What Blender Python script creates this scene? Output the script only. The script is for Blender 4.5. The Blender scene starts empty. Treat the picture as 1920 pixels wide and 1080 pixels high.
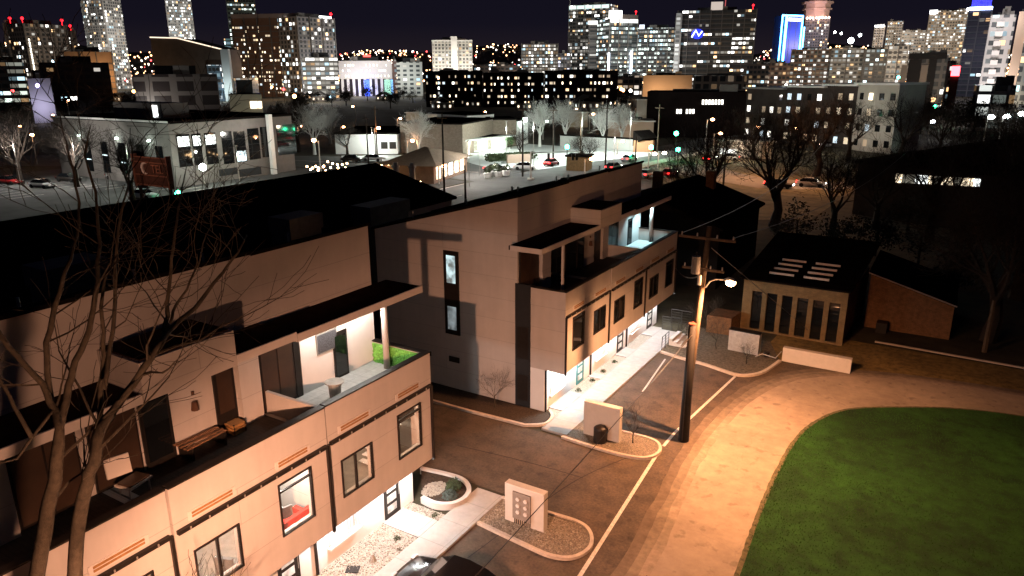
import bpy, math, random
from mathutils import Vector, Matrix, Euler
random.seed(7)
S = bpy.context.scene
col = S.collection
R = math.radians
# ---------------------------------------------------------------- camera, world, exposure
CAM_H, F_PX, PITCH, ROLL, YAW = 18.0, 1361.1, R(16.6), R(-0.18), R(31.3)
cd = bpy.data.cameras.new("camera")
cam = bpy.data.objects.new("camera", cd); col.objects.link(cam)
cd.sensor_width = 36.0; cd.lens = 36.0 * F_PX / 1920.0
cd.clip_start = 0.3; cd.clip_end = 12000
_c, _s = math.cos(PITCH), math.sin(PITCH)
_q = Matrix.Rotation(ROLL, 3, 'Z')
_dn = _q @ Vector((0, _c, _s)); _fw = _q @ Vector((0, -_s, _c)); _rt = _q @ Vector((1, 0, 0))
_Y = _rt * math.sin(YAW) + _fw * math.cos(YAW)
_X = _rt * math.cos(YAW) - _fw * math.sin(YAW)
_Z = -_dn
CW = Matrix((_X, _Y, _Z))            # image axes (right, down, forward) -> world
_b = CW @ Matrix(((1, 0, 0), (0, -1, 0), (0, 0, -1)))
cam.matrix_world = Matrix.Translation((0, 0, CAM_H)) @ _b.to_4x4()
S.camera = cam
w = bpy.data.worlds.new("World"); S.world = w; w.use_nodes = True
nt = w.node_tree; bg = nt.nodes["Background"]
tc = nt.nodes.new("ShaderNodeTexCoord"); sp = nt.nodes.new("ShaderNodeSeparateXYZ")
cr = nt.nodes.new("ShaderNodeValToRGB")
nt.links.new(tc.outputs["Generated"], sp.inputs[0]); nt.links.new(sp.outputs["Z"], cr.inputs[0])
nt.links.new(cr.outputs[0], bg.inputs[0])
cr.color_ramp.elements[0].position = 0.0; cr.color_ramp.elements[0].color = (0.0120, 0.0085, 0.0105, 1)
cr.color_ramp.elements[1].position = 0.35; cr.color_ramp.elements[1].color = (0.0011, 0.0018, 0.0058, 1)
e = cr.color_ramp.elements.new(0.06); e.color = (0.0045, 0.0038, 0.0078, 1)
bg.inputs[1].default_value = 1.5
S.view_settings.view_transform = 'Standard'; S.view_settings.look = 'None'
S.view_settings.exposure = 0.0; S.view_settings.gamma = 1.0
S.cycles.max_bounces = 5; S.cycles.diffuse_bounces = 2; S.cycles.glossy_bounces = 3
S.cycles.transmission_bounces = 4; S.cycles.transparent_max_bounces = 8
S.cycles.use_denoising = True; S.cycles.sample_clamp_indirect = 4.0
S.cycles.caustics_reflective = False; S.cycles.caustics_refractive = False

def ray(x, y): return CW @ Vector((x - 960.0, y - 540.0, F_PX))
def G(x, y, z=0.0):                   # the world point on the level z seen at that spot of the photograph
    d = ray(x, y); t = (z - CAM_H) / d.z; return Vector((d.x * t, d.y * t, z))
def D(x, y, dist):                    # the world point at that horizontal distance
    d = ray(x, y); t = dist / math.hypot(d.x, d.y); return Vector((d.x * t, d.y * t, CAM_H + d.z * t))
def PX(x, y, X):
    d = ray(x, y); t = X / d.x; return Vector((X, d.y * t, CAM_H + d.z * t))
def PY(x, y, Y):
    d = ray(x, y); t = Y / d.y; return Vector((d.x * t, Y, CAM_H + d.z * t))

# ---------------------------------------------------------------- materials
_mats = {}
def _new(name):
    m = bpy.data.materials.new(name); m.use_nodes = True; return m
def mat(name, rgb, rough=0.7, var=0.0, scale=3.0, bump=0.0, bscale=40.0, metal=0.0, spec=0.3, stain=0.0, joints=None, spots=0.0, streak=0.0):
    if name in _mats: return _mats[name]
    m = _new(name); n = m.node_tree.nodes; l = m.node_tree.links; b = n["Principled BSDF"]
    b.inputs["Roughness"].default_value = rough; b.inputs["Metallic"].default_value = metal
    b.inputs["Specular IOR Level"].default_value = spec
    b.inputs["Base Color"].default_value = (*rgb, 1)
    co = n.new("ShaderNodeTexCoord")
    last = None
    if var > 0:
        nz = n.new("ShaderNodeTexNoise"); nz.inputs["Scale"].default_value = scale; nz.inputs["Detail"].default_value = 6
        nz.inputs["Roughness"].default_value = 0.65
        l.new(co.outputs["Object"], nz.inputs["Vector"])
        rp = n.new("ShaderNodeValToRGB"); e0, e1 = rp.color_ramp.elements
        e0.position = 0.3; e1.position = 0.72
        e0.color = (*[max(0, c * (1 - var)) for c in rgb], 1); e1.color = (*[min(1, c * (1 + var)) for c in rgb], 1)
        l.new(nz.outputs[0], rp.inputs[0]); last = rp.outputs[0]
    if stain > 0:
        nz = n.new("ShaderNodeTexNoise"); nz.inputs["Scale"].default_value = scale * 0.13; nz.inputs["Detail"].default_value = 4
        l.new(co.outputs["Object"], nz.inputs["Vector"])
        mr = n.new("ShaderNodeMapRange"); mr.inputs[1].default_value = 0.35; mr.inputs[2].default_value = 0.65
        mr.inputs[3].default_value = 1 - stain; mr.inputs[4].default_value = 1.0
        l.new(nz.outputs[0], mr.inputs[0])
        mx = n.new("ShaderNodeMix"); mx.data_type = 'RGBA'; mx.blend_type = 'MULTIPLY'; mx.inputs[0].default_value = 1
        if last: l.new(last, mx.inputs[6])
        else: mx.inputs[6].default_value = (*rgb, 1)
        l.new(mr.outputs[0], mx.inputs[7]); last = mx.outputs[2]
    def mul(fac_out):
        nonlocal last
        mx = n.new("ShaderNodeMix"); mx.data_type = 'RGBA'; mx.blend_type = 'MULTIPLY'; mx.inputs[0].default_value = 1
        if last: l.new(last, mx.inputs[6])
        else: mx.inputs[6].default_value = (*rgb, 1)
        l.new(fac_out, mx.inputs[7]); last = mx.outputs[2]
    if spots > 0:                                  # oil marks and tar patches
        vo = n.new("ShaderNodeTexNoise"); vo.inputs["Scale"].default_value = 1.7; vo.inputs["Detail"].default_value = 3
        l.new(co.outputs["Object"], vo.inputs["Vector"])
        mr = n.new("ShaderNodeMapRange"); mr.inputs[1].default_value = 0.60; mr.inputs[2].default_value = 0.70
        mr.inputs[3].default_value = 1.0; mr.inputs[4].default_value = 1 - spots
        l.new(vo.outputs[0], mr.inputs[0]); mul(mr.outputs[0])
        vr = n.new("ShaderNodeTexVoronoi"); vr.feature = 'DISTANCE_TO_EDGE'; vr.inputs["Scale"].default_value = 0.22
        ns = n.new("ShaderNodeTexNoise"); ns.inputs["Scale"].default_value = 1.3; ns.inputs["Detail"].default_value = 5
        l.new(co.outputs["Object"], ns.inputs["Vector"])
        ad = n.new("ShaderNodeVectorMath"); ad.operation = 'ADD'; l.new(co.outputs["Object"], ad.inputs[0]); l.new(ns.outputs[1], ad.inputs[1]); l.new(ad.outputs[0], vr.inputs["Vector"])
        mr = n.new("ShaderNodeMapRange"); mr.inputs[1].default_value = 0.0; mr.inputs[2].default_value = 0.008
        mr.inputs[3].default_value = 0.6 if spots > .5 else 0.9; mr.inputs[4].default_value = 1.0
        l.new(vr.outputs["Distance"], mr.inputs[0]); mul(mr.outputs[0])
    if streak > 0:                                 # rain streaks running down a wall
        mp = n.new("ShaderNodeMapping"); mp.inputs["Scale"].default_value = (3.2, 0.22, 1); l.new(co.outputs["UV"], mp.inputs[0])
        ns = n.new("ShaderNodeTexNoise"); ns.inputs["Scale"].default_value = 1.0; ns.inputs["Detail"].default_value = 5; l.new(mp.outputs[0], ns.inputs["Vector"])
        mr = n.new("ShaderNodeMapRange"); mr.inputs[1].default_value = 0.35; mr.inputs[2].default_value = 0.62
        mr.inputs[3].default_value = 1 - streak; mr.inputs[4].default_value = 1.0
        l.new(ns.outputs[0], mr.inputs[0]); mul(mr.outputs[0])
    if joints:
        bk = n.new("ShaderNodeTexBrick"); bw, bh, mt, c2, off = joints
        bk.inputs["Scale"].default_value = 1.0; bk.inputs["Brick Width"].default_value = bw; bk.inputs["Row Height"].default_value = bh
        bk.inputs["Mortar Size"].default_value = mt; bk.inputs["Mortar Smooth"].default_value = 0.3; bk.offset = off
        bk.inputs["Color1"].default_value = (1, 1, 1, 1); bk.inputs["Color2"].default_value = (0.86, 0.86, 0.86, 1) if bw < 1 else (0.96, 0.96, 0.96, 1)
        bk.inputs["Mortar"].default_value = (c2, c2, c2, 1)
        l.new(co.outputs["UV"], bk.inputs["Vector"])
        mx = n.new("ShaderNodeMix"); mx.data_type = 'RGBA'; mx.blend_type = 'MULTIPLY'; mx.inputs[0].default_value = 1
        if last: l.new(last, mx.inputs[6])
        else: mx.inputs[6].default_value = (*rgb, 1)
        l.new(bk.outputs[0], mx.inputs[7]); last = mx.outputs[2]
    if last: l.new(last, b.inputs["Base Color"])
    if bump > 0:
        nz = n.new("ShaderNodeTexNoise"); nz.inputs["Scale"].default_value = bscale; nz.inputs["Detail"].default_value = 5
        l.new(co.outputs["Object"], nz.inputs["Vector"])
        bp = n.new("ShaderNodeBump"); bp.inputs["Strength"].default_value = bump; bp.inputs["Distance"].default_value = 0.03
        l.new(nz.outputs[0], bp.inputs["Height"]); l.new(bp.outputs[0], b.inputs["Normal"])
    _mats[name] = m; return m
def emit(name, rgb, strength, var=False):
    if name in _mats: return _mats[name]
    m = _new(name); n = m.node_tree.nodes; l = m.node_tree.links; b = n["Principled BSDF"]
    b.inputs["Base Color"].default_value = (*[c * 0.3 for c in rgb], 1)
    b.inputs["Emission Color"].default_value = (*rgb, 1); b.inputs["Emission Strength"].default_value = strength
    if var:                                        # rooms with curtains and furniture of uneven brightness
        co = n.new("ShaderNodeTexCoord"); nz = n.new("ShaderNodeTexNoise"); nz.inputs["Scale"].default_value = 2.3; nz.inputs["Detail"].default_value = 4
        l.new(co.outputs["Object"], nz.inputs["Vector"])
        mr = n.new("ShaderNodeMapRange"); mr.inputs[1].default_value = 0.35; mr.inputs[2].default_value = 0.68
        mr.inputs[3].default_value = strength * 0.2; mr.inputs[4].default_value = strength * 1.5
        l.new(nz.outputs[0], mr.inputs[0]); l.new(mr.outputs[0], b.inputs["Emission Strength"])
    m.cycles.emission_sampling = 'NONE'
    _mats[name] = m; return m
def facade(name, wall, wu, hv, lit, colA, colB, strength, mu=0.25, mv=0.3, band=0.0, seed=0.0, rough=0.5, glass=(0.02, 0.025, 0.03), wallglow=0.0):
    """a curtain wall: a grid of panes in metres, some rooms lit"""
    if name in _mats: return _mats[name]
    m = _new(name); n = m.node_tree.nodes; l = m.node_tree.links; b = n["Principled BSDF"]
    def M(op, a, b_=None, c=None):
        k = n.new("ShaderNodeMath"); k.operation = op
        for i, v in enumerate((a, b_, c)):
            if v is None: continue
            if isinstance(v, (int, float)): k.inputs[i].default_value = v
            else: l.new(v, k.inputs[i])
        return k.outputs[0]
    co = n.new("ShaderNodeTexCoord"); sx = n.new("ShaderNodeSeparateXYZ"); l.new(co.outputs["UV"], sx.inputs[0])
    u = M('DIVIDE', sx.outputs[0], wu); v = M('DIVIDE', sx.outputs[1], hv)
    fu = M('FRACT', u); fv = M('FRACT', v); iu = M('FLOOR', u); iv = M('FLOOR', v)
    mk = M('MULTIPLY', M('GREATER_THAN', fu, mu), M('GREATER_THAN', fv, mv))
    cx = n.new("ShaderNodeCombineXYZ"); l.new(iu, cx.inputs[0]); l.new(iv, cx.inputs[1]); cx.inputs[2].default_value = seed
    wn = n.new("ShaderNodeTexWhiteNoise"); wn.noise_dimensions = '3D'; l.new(cx.outputs[0], wn.inputs["Vector"])
    c2 = n.new("ShaderNodeCombineXYZ"); l.new(M('FLOOR', M('DIVIDE', iu, 5.0)), c2.inputs[0]); l.new(iv, c2.inputs[1]); c2.inputs[2].default_value = seed + 7
    w2 = n.new("ShaderNodeTexWhiteNoise"); w2.noise_dimensions = '3D'; l.new(c2.outputs[0], w2.inputs["Vector"])
    val = M('ADD', M('MULTIPLY', wn.outputs[0], 1 - band), M('MULTIPLY', w2.outputs[0], band))
    on = M('GREATER_THAN', val, 1 - lit)
    c3 = n.new("ShaderNodeCombineXYZ"); l.new(iu, c3.inputs[0]); l.new(iv, c3.inputs[1]); c3.inputs[2].default_value = seed + 31
    w3 = n.new("ShaderNodeTexWhiteNoise"); w3.noise_dimensions = '3D'; l.new(c3.outputs[0], w3.inputs["Vector"])
    br = M('ADD', M('MULTIPLY', M('POWER', w3.outputs[0], 3.6), 1.9), 0.09)
    st = M('ADD', M('MULTIPLY', M('MULTIPLY', M('MULTIPLY', mk, on), br), strength), wallglow)
    mc = n.new("ShaderNodeMix"); mc.data_type = 'RGBA'; l.new(w3.outputs[0], mc.inputs[0])
    mc.inputs[6].default_value = (*colA, 1); mc.inputs[7].default_value = (*colB, 1)
    def tint(prev, cond, rgb_):
        k = n.new("ShaderNodeMix"); k.data_type = 'RGBA'; l.new(cond, k.inputs[0]); l.new(prev, k.inputs[6]); k.inputs[7].default_value = (*rgb_, 1); return k.outputs[2]
    tc_ = tint(mc.outputs[2], M('GREATER_THAN', wn.outputs[0], 0.90), (1.0, 0.60, 0.28)); tc_ = tint(tc_, M('GREATER_THAN', M('FRACT', M('MULTIPLY', w3.outputs[0], 7.3)), 0.88), (0.55, 0.85, 1.0))
    l.new(tc_, b.inputs["Emission Color"]); l.new(st, b.inputs["Emission Strength"])
    mb = n.new("ShaderNodeMix"); mb.data_type = 'RGBA'; l.new(mk, mb.inputs[0])
    mb.inputs[6].default_value = (*wall, 1); mb.inputs[7].default_value = (*glass, 1); l.new(mb.outputs[2], b.inputs["Base Color"])
    b.inputs["Roughness"].default_value = rough
    m.cycles.emission_sampling = 'NONE'
    _mats[name] = m; return m
def glass(name, rgb=(0.02, 0.025, 0.03), rough=0.05, alpha=None):
    if name in _mats: return _mats[name]
    m = _new(name); b = m.node_tree.nodes["Principled BSDF"]
    b.inputs["Base Color"].default_value = (*rgb, 1); b.inputs["Roughness"].default_value = rough
    b.inputs["Specular IOR Level"].default_value = 0.6
    if alpha is not None: b.inputs["Alpha"].default_value = alpha
    _mats[name] = m; return m

# ---------------------------------------------------------------- mesh builder
class MB:
    def __init__(s): s.v = []; s.f = []; s.m = []
    def add(s, vs, fs, mi=0):
        o = len(s.v); s.v += [tuple(v) for v in vs]; s.f += [tuple(i + o for i in f) for f in fs]; s.m += [mi] * len(fs); return s
    def box(s, x0, x1, y0, y1, z0, z1, mi=0):
        if x0 > x1: x0, x1 = x1, x0
        if y0 > y1: y0, y1 = y1, y0
        vs = [(x0, y0, z0), (x1, y0, z0), (x1, y1, z0), (x0, y1, z0), (x0, y0, z1), (x1, y0, z1), (x1, y1, z1), (x0, y1, z1)]
        return s.add(vs, [(3, 2, 1, 0), (4, 5, 6, 7), (0, 1, 5, 4), (1, 2, 6, 5), (2, 3, 7, 6), (3, 0, 4, 7)], mi)
    def rbox(s, c, sx, sy, sz, rz=0.0, mi=0):      # box standing on c, turned by rz
        ca, sa = math.cos(rz), math.sin(rz); vs = []
        for z in (0, sz):
            for a, b_ in ((-1, -1), (1, -1), (1, 1), (-1, 1)):
                x, y = a * sx / 2, b_ * sy / 2; vs.append((c[0] + x * ca - y * sa, c[1] + x * sa + y * ca, c[2] + z))
        return s.add(vs, [(3, 2, 1, 0), (4, 5, 6, 7), (0, 1, 5, 4), (1, 2, 6, 5), (2, 3, 7, 6), (3, 0, 4, 7)], mi)
    def prism(s, pts, z0, z1, mi=0):               # polygon in plan, counter-clockwise
        a = sum(pts[i][0] * pts[(i + 1) % len(pts)][1] - pts[(i + 1) % len(pts)][0] * pts[i][1] for i in range(len(pts)))
        if a < 0: pts = pts[::-1]
        n = len(pts); vs = [(p[0], p[1], z0) for p in pts] + [(p[0], p[1], z1) for p in pts]
        return s.add(vs, [tuple(range(n))[::-1], tuple(range(n, 2 * n))] + [(i, (i + 1) % n, n + (i + 1) % n, n + i) for i in range(n)], mi)
    def xprof(s, prof, y0, y1, mi=0):              # profile in x,z pushed along y
        n = len(prof); vs = [(p[0], y0, p[1]) for p in prof] + [(p[0], y1, p[1]) for p in prof]
        fs = [tuple(range(n)), tuple(range(n, 2 * n))[::-1]] + [(i, n + i, n + (i + 1) % n, (i + 1) % n) for i in range(n)]
        return s.add(vs, fs, mi)
    def yprof(s, prof, x0, x1, mi=0):
        n = len(prof); vs = [(x0, p[0], p[1]) for p in prof] + [(x1, p[0], p[1]) for p in prof]
        fs = [tuple(range(n))[::-1], tuple(range(n, 2 * n))] + [(i, (i + 1) % n, n + (i + 1) % n, n + i) for i in range(n)]
        return s.add(vs, fs, mi)
    def tube(s, pts, rs, seg=6, mi=0, cap=True):
        pts = [Vector(p) for p in pts]; n = len(pts)
        if isinstance(rs, (int, float)): rs = [rs] * n
        o = len(s.v); prev = None
        for i, p in enumerate(pts):
            d = (pts[min(i + 1, n - 1)] - pts[max(i - 1, 0)])
            d = d.normalized() if d.length > 1e-9 else Vector((0, 0, 1))
            a = d.cross(Vector((0, 0, 1)) if abs(d.z) < 0.95 else Vector((1, 0, 0))).normalized() if prev is None else (prev - d * prev.dot(d)).normalized()
            prev = a; b_ = d.cross(a)
            for k in range(seg):
                t = 2 * math.pi * k / seg; s.v.append(tuple(p + (a * math.cos(t) + b_ * math.sin(t)) * rs[i]))
        for i in range(n - 1):
            for k in range(seg):
                s.f.append((o + i * seg + k, o + i * seg + (k + 1) % seg, o + (i + 1) * seg + (k + 1) % seg, o + (i + 1) * seg + k)); s.m.append(mi)
        if cap:
            s.f.append(tuple(o + k for k in range(seg))[::-1]); s.m.append(mi)
            s.f.append(tuple(o + (n - 1) * seg + k for k in range(seg))); s.m.append(mi)
        return s
    def cyl(s, c, r, h, seg=16, r2=None, mi=0): return s.tube([c, (c[0], c[1], c[2] + h)], [r, r if r2 is None else r2], seg, mi)
    def ball(s, c, r, seg=8, rings=5, mi=0, sz=1.0):
        pts = []; rs = []
        for i in range(rings + 1):
            t = math.pi * i / rings; pts.append((c[0], c[1], c[2] - r * sz * math.cos(t))); rs.append(max(0.01 * r, r * math.sin(t)))
        return s.tube(pts, rs, seg, mi)
    def build(s, name, m, parent=None, smooth=False, origin=None):
        used = sorted({i for f_ in s.f for i in f_})
        if len(used) < len(s.v):
            rm = {a: b for b, a in enumerate(used)}; s.v = [s.v[i] for i in used]; s.f = [tuple(rm[i] for i in f_) for f_ in s.f]
        me = bpy.data.meshes.new(name)
        o3 = Vector(origin) if origin is not None else (WO(parent) if parent is not None else Vector((0, 0, 0)))
        me.from_pydata([tuple(Vector(v) - o3) for v in s.v], [], s.f)
        ms = m if isinstance(m, (list, tuple)) else [m]
        for k in ms: me.materials.append(k)
        if len(ms) > 1:
            me.polygons.foreach_set("material_index", s.m)
        uv = me.uv_layers.new(name="UVMap").data; V = s.v
        for p in me.polygons:
            nr = p.normal; ax, ay, az = abs(nr.x), abs(nr.y), abs(nr.z)
            if az > 0.8:
                for li, vi in zip(p.loop_indices, p.vertices): uv[li].uv = (V[vi][0], V[vi][1])
            else:
                t = Vector((-nr.y, nr.x, 0)); t = t.normalized() if t.length > 1e-6 else Vector((1, 0, 0))
                for li, vi in zip(p.loop_indices, p.vertices): uv[li].uv = (V[vi][0] * t.x + V[vi][1] * t.y, V[vi][2])
        if smooth: me.polygons.foreach_set("use_smooth", [True] * len(me.polygons))
        ob = bpy.data.objects.new(name, me); col.objects.link(ob)
        if parent is not None:
            ob.parent = parent; ob["w"] = tuple(o3)
        else:
            ob.location = o3; ob["w"] = tuple(o3)
        return ob
def WO(o): return Vector(o["w"])
def tag(o, label=None, cat=None, group=None, kind=None):
    if label: o["label"] = label
    if cat: o["category"] = cat
    if group: o["group"] = group
    if kind: o["kind"] = kind
    return o
def empty(name, loc, label, cat, group=None):
    o = bpy.data.objects.new(name, None); col.objects.link(o); o.location = loc; o["w"] = tuple(loc); o.empty_display_size = 0.5
    return tag(o, label, cat, group)
def dup(o, loc, rz=0.0, label=None, sc=None, group=None):
    def cp(a, par):
        c = a.copy(); col.objects.link(c)
        if par is not None: c.parent = par
        for ch in [k for k in bpy.data.objects if k.parent == a]: cp(ch, c)
        return c
    c = cp(o, None); c.location = loc; c["w"] = tuple(loc); c.rotation_euler = (0, 0, rz)
    if sc: c.scale = sc if isinstance(sc, tuple) else (sc, sc, sc)
    if label: c["label"] = label
    if group: c["group"] = group
    return c
def light(name, loc, power, rgb, radius=0.15, spot=None, blend=0.6, parent=None, aim=(0, 0, -1)):
    ld = bpy.data.lights.new(name, 'SPOT' if spot else 'POINT'); ld.energy = power; ld.color = rgb; ld.shadow_soft_size = radius
    if spot: ld.spot_size = R(spot); ld.spot_blend = blend
    o = bpy.data.objects.new(name, ld); col.objects.link(o)
    if parent is not None: o.parent = parent; o.location = Vector(loc) - WO(parent)
    else: o.location = loc
    o.rotation_euler = Vector(aim).to_track_quat('-Z', 'Y').to_euler()
    return o
SODIUM = (1.0, 0.45, 0.20); PEACH = (1.0, 0.48, 0.28); WARM = (1.0, 0.80, 0.58); WHITE = (1.0, 0.94, 0.86); COOL = (0.80, 0.95, 1.0); MERC = (0.80, 1.0, 0.88)

# palette
siding = mat("pale_siding", (0.52, 0.47, 0.43), 0.75, 0.05, 1.2, 0.05, 60, stain=0.10, joints=(24.0, 1.22, 0.012, 0.70, 0.5), streak=0.05)
trimpale = mat("pale_trim", (0.55, 0.50, 0.46), 0.7, 0.05, 3)
white_wall = mat("white_wall", (0.75, 0.74, 0.72), 0.7, 0.03, 2)
darkmetal = mat("dark_metal", (0.018, 0.014, 0.012), 0.45, 0.2, 6, metal=0.2)
roofdark = mat("dark_membrane_roof", (0.008, 0.0065, 0.006), 0.95, 0.5, 1.2, 0.2, 20, spec=0.0, joints=(30, 1.1, 0.02, 2.2, 0.5))
canopytop = mat("canopy_roof_membrane", (0.030, 0.017, 0.012), 0.95, 0.25, 2.0, 0.1, 20, spec=0.0)
darkpanel = mat("charcoal_cladding", (0.017, 0.018, 0.020), 0.7, 0.2, 3)
deckfloor = mat("deck_tile", (0.58, 0.57, 0.55), 0.7, 0.15, 4, joints=(0.6, 0.6, 0.01, 0.6, 0.0))
darkdeck = mat("dark_deck_board", (0.035, 0.025, 0.02), 0.7, 0.4, 5, joints=(3.0, 0.14, 0.01, 0.4, 0.5))
ventwood = mat("wood_vent", (0.30, 0.15, 0.05), 0.7, 0.3, 8)
bronze = mat("bronze_tinted_panel", (0.045, 0.025, 0.015), 0.45, 0.3, 1.5, spec=0.4)
glassdark = glass("dark_glass", (.006, .007, .008))
glassclear = glass("clear_glass", (0.6, 0.65, 0.65), 0.02, 0.12)
concrete = mat("pale_concrete", (0.50, 0.47, 0.43), 0.85, 0.12, 2.5, 0.15, 30, stain=0.12)
curbm = mat("kerb_concrete", (0.46, 0.38, 0.31), 0.85, 0.18, 5, 0.1, 40)
asphalt = mat("asphalt", (0.100, 0.070, 0.048), 0.9, 0.30, 9.0, 0.35, 60, stain=0.32, spots=0.32)
roadm = mat("worn_pale_road", (0.36, 0.275, 0.205), 0.95, 0.16, 1.6, 0.4, 50, stain=0.28, spots=0.3)
gravelm = mat("gravel", (0.17, 0.13, 0.095), 0.95, 0.75, 22, 0.9, 26)
mulch = mat("dark_mulch", (0.045, 0.03, 0.02), 0.95, 0.6, 12, 0.8, 30)
paint = mat("road_paint", (0.55, 0.50, 0.45), 0.8, 0.3, 7)
soil = mat("winter_ground", (0.055, 0.045, 0.025), 0.95, 0.5, 0.6, 0.4, 8, stain=0.5)
wood = mat("weathered_pole_wood", (0.08, 0.055, 0.035), 0.85, 0.35, 6, 0.4, 30)
bark = mat("grey_brown_bark", (0.040, 0.030, 0.019), 0.9, 0.45, 7, 0.6, 25)
darkbark = mat("dark_bark", (0.022, 0.015, 0.011), 0.95, 0.4, 4)
brickm = mat("buff_brick", (0.17, 0.11, 0.048), 0.9, 0.25, 3, 0.3, 30, joints=(0.22, 0.075, 0.008, 0.7, 0.5))
redbrick = mat("red_brick", (0.16, 0.08, 0.035), 0.9, 0.35, 3, 0.3, 30, joints=(0.22, 0.075, 0.008, 0.6, 0.5))
galv = mat("galvanised_metal", (0.40, 0.38, 0.35), 0.5, 0.2, 4, metal=0.5)
#SPLIT1
# ---------------------------------------------------------------- walls with window openings (one clean mesh)
def holed_wall(mb, x, th, y0, y1, z0, z1, holes, mi=0):
    """wall in the plane x (outer face, facing +x), thickness th behind it; holes = (ya, yb, za, zb)"""
    ys = sorted(set([y0, y1] + [h[0] for h in holes] + [h[1] for h in holes]))
    zs = sorted(set([z0, z1] + [h[2] for h in holes] + [h[3] for h in holes]))
    def solid(i, j):
        if i < 0 or j < 0 or i >= len(ys) - 1 or j >= len(zs) - 1: return False
        cy, cz = (ys[i] + ys[i + 1]) / 2, (zs[j] + zs[j + 1]) / 2
        return not any(h[0] < cy < h[1] and h[2] < cz < h[3] for h in holes)
    xb = x - th
    for i in range(len(ys) - 1):
        for j in range(len(zs) - 1):
            if not solid(i, j): continue
            a, b, c, d = ys[i], ys[i + 1], zs[j], zs[j + 1]
            mb.add([(x, a, c), (x, b, c), (x, b, d), (x, a, d)], [(0, 1, 2, 3)], mi)
            mb.add([(xb, a, c), (xb, b, c), (xb, b, d), (xb, a, d)], [(3, 2, 1, 0)], mi)
            if not solid(i - 1, j): mb.add([(x, a, c), (xb, a, c), (xb, a, d), (x, a, d)], [(3, 2, 1, 0)], mi)
            if not solid(i + 1, j): mb.add([(x, b, c), (xb, b, c), (xb, b, d), (x, b, d)], [(0, 1, 2, 3)], mi)
            if not solid(i, j - 1): mb.add([(x, a, c), (x, b, c), (xb, b, c), (xb, a, c)], [(3, 2, 1, 0)], mi)
            if not solid(i, j + 1): mb.add([(x, a, d), (x, b, d), (xb, b, d), (xb, a, d)], [(0, 1, 2, 3)], mi)

lightpane = emit("lit_room_soft", (1.0, 0.78, 0.55), 0.5, True)
coolpane = emit("lit_room_cool", (0.70, 0.95, 1.0), 0.7, True)
roomwall = mat("room_wall", (0.62, 0.60, 0.56), 0.8, 0.05, 2)
roomfloor = mat("room_floor", (0.25, 0.20, 0.16), 0.5, 0.2, 3)
lampglow = emit("led_downlight", (1.0, 0.95, 0.88), 18)
curtain = mat("curtain_cloth", (0.55, 0.55, 0.55), 0.9, 0.25, 5)

def window_unit(root, x, y0, y1, z0, z1, split=0.0, top=0.0, name="window", fm=None, pane=None, fr=0.05, depth=0.05, sill=False):
    """dark frame with mullions and a pane, proud of the plane x by depth"""
    fm = fm or darkmetal
    f = MB()
    xo, xi = x + depth, x - 0.06
    f.box(xi, xo, y0 - fr, y0, z0 - fr, z1 + fr); f.box(xi, xo, y1, y1 + fr, z0 - fr, z1 + fr)
    f.box(xi, xo, y0, y1, z0 - fr, z0); f.box(xi, xo, y0, y1, z1, z1 + fr)
    if split:
        c = y0 + (y1 - y0) * split; f.box(xi + .01, xo - .01, c - 0.035, c + 0.035, z0, z1)
    if top:
        c = z1 - (z1 - z0) * top; f.box(xi + .01, xo - .01, y0, y1, c - 0.025, c + 0.025)
    w = f.build(name, fm, root)
    p = MB(); p.add([(x - 0.02, y0, z0), (x - 0.02, y1, z0), (x - 0.02, y1, z1), (x - 0.02, y0, z1)], [(0, 1, 2, 3)])
    pn = p.build("pane", pane or glassdark, w)
    if sill:
        s = MB(); s.box(x - 0.02, x + 0.16, y0 - 0.15, y1 + 0.15, z0 - 0.2, z0 - 0.11); s.build("sill", white_wall, w)
    return w

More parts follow.
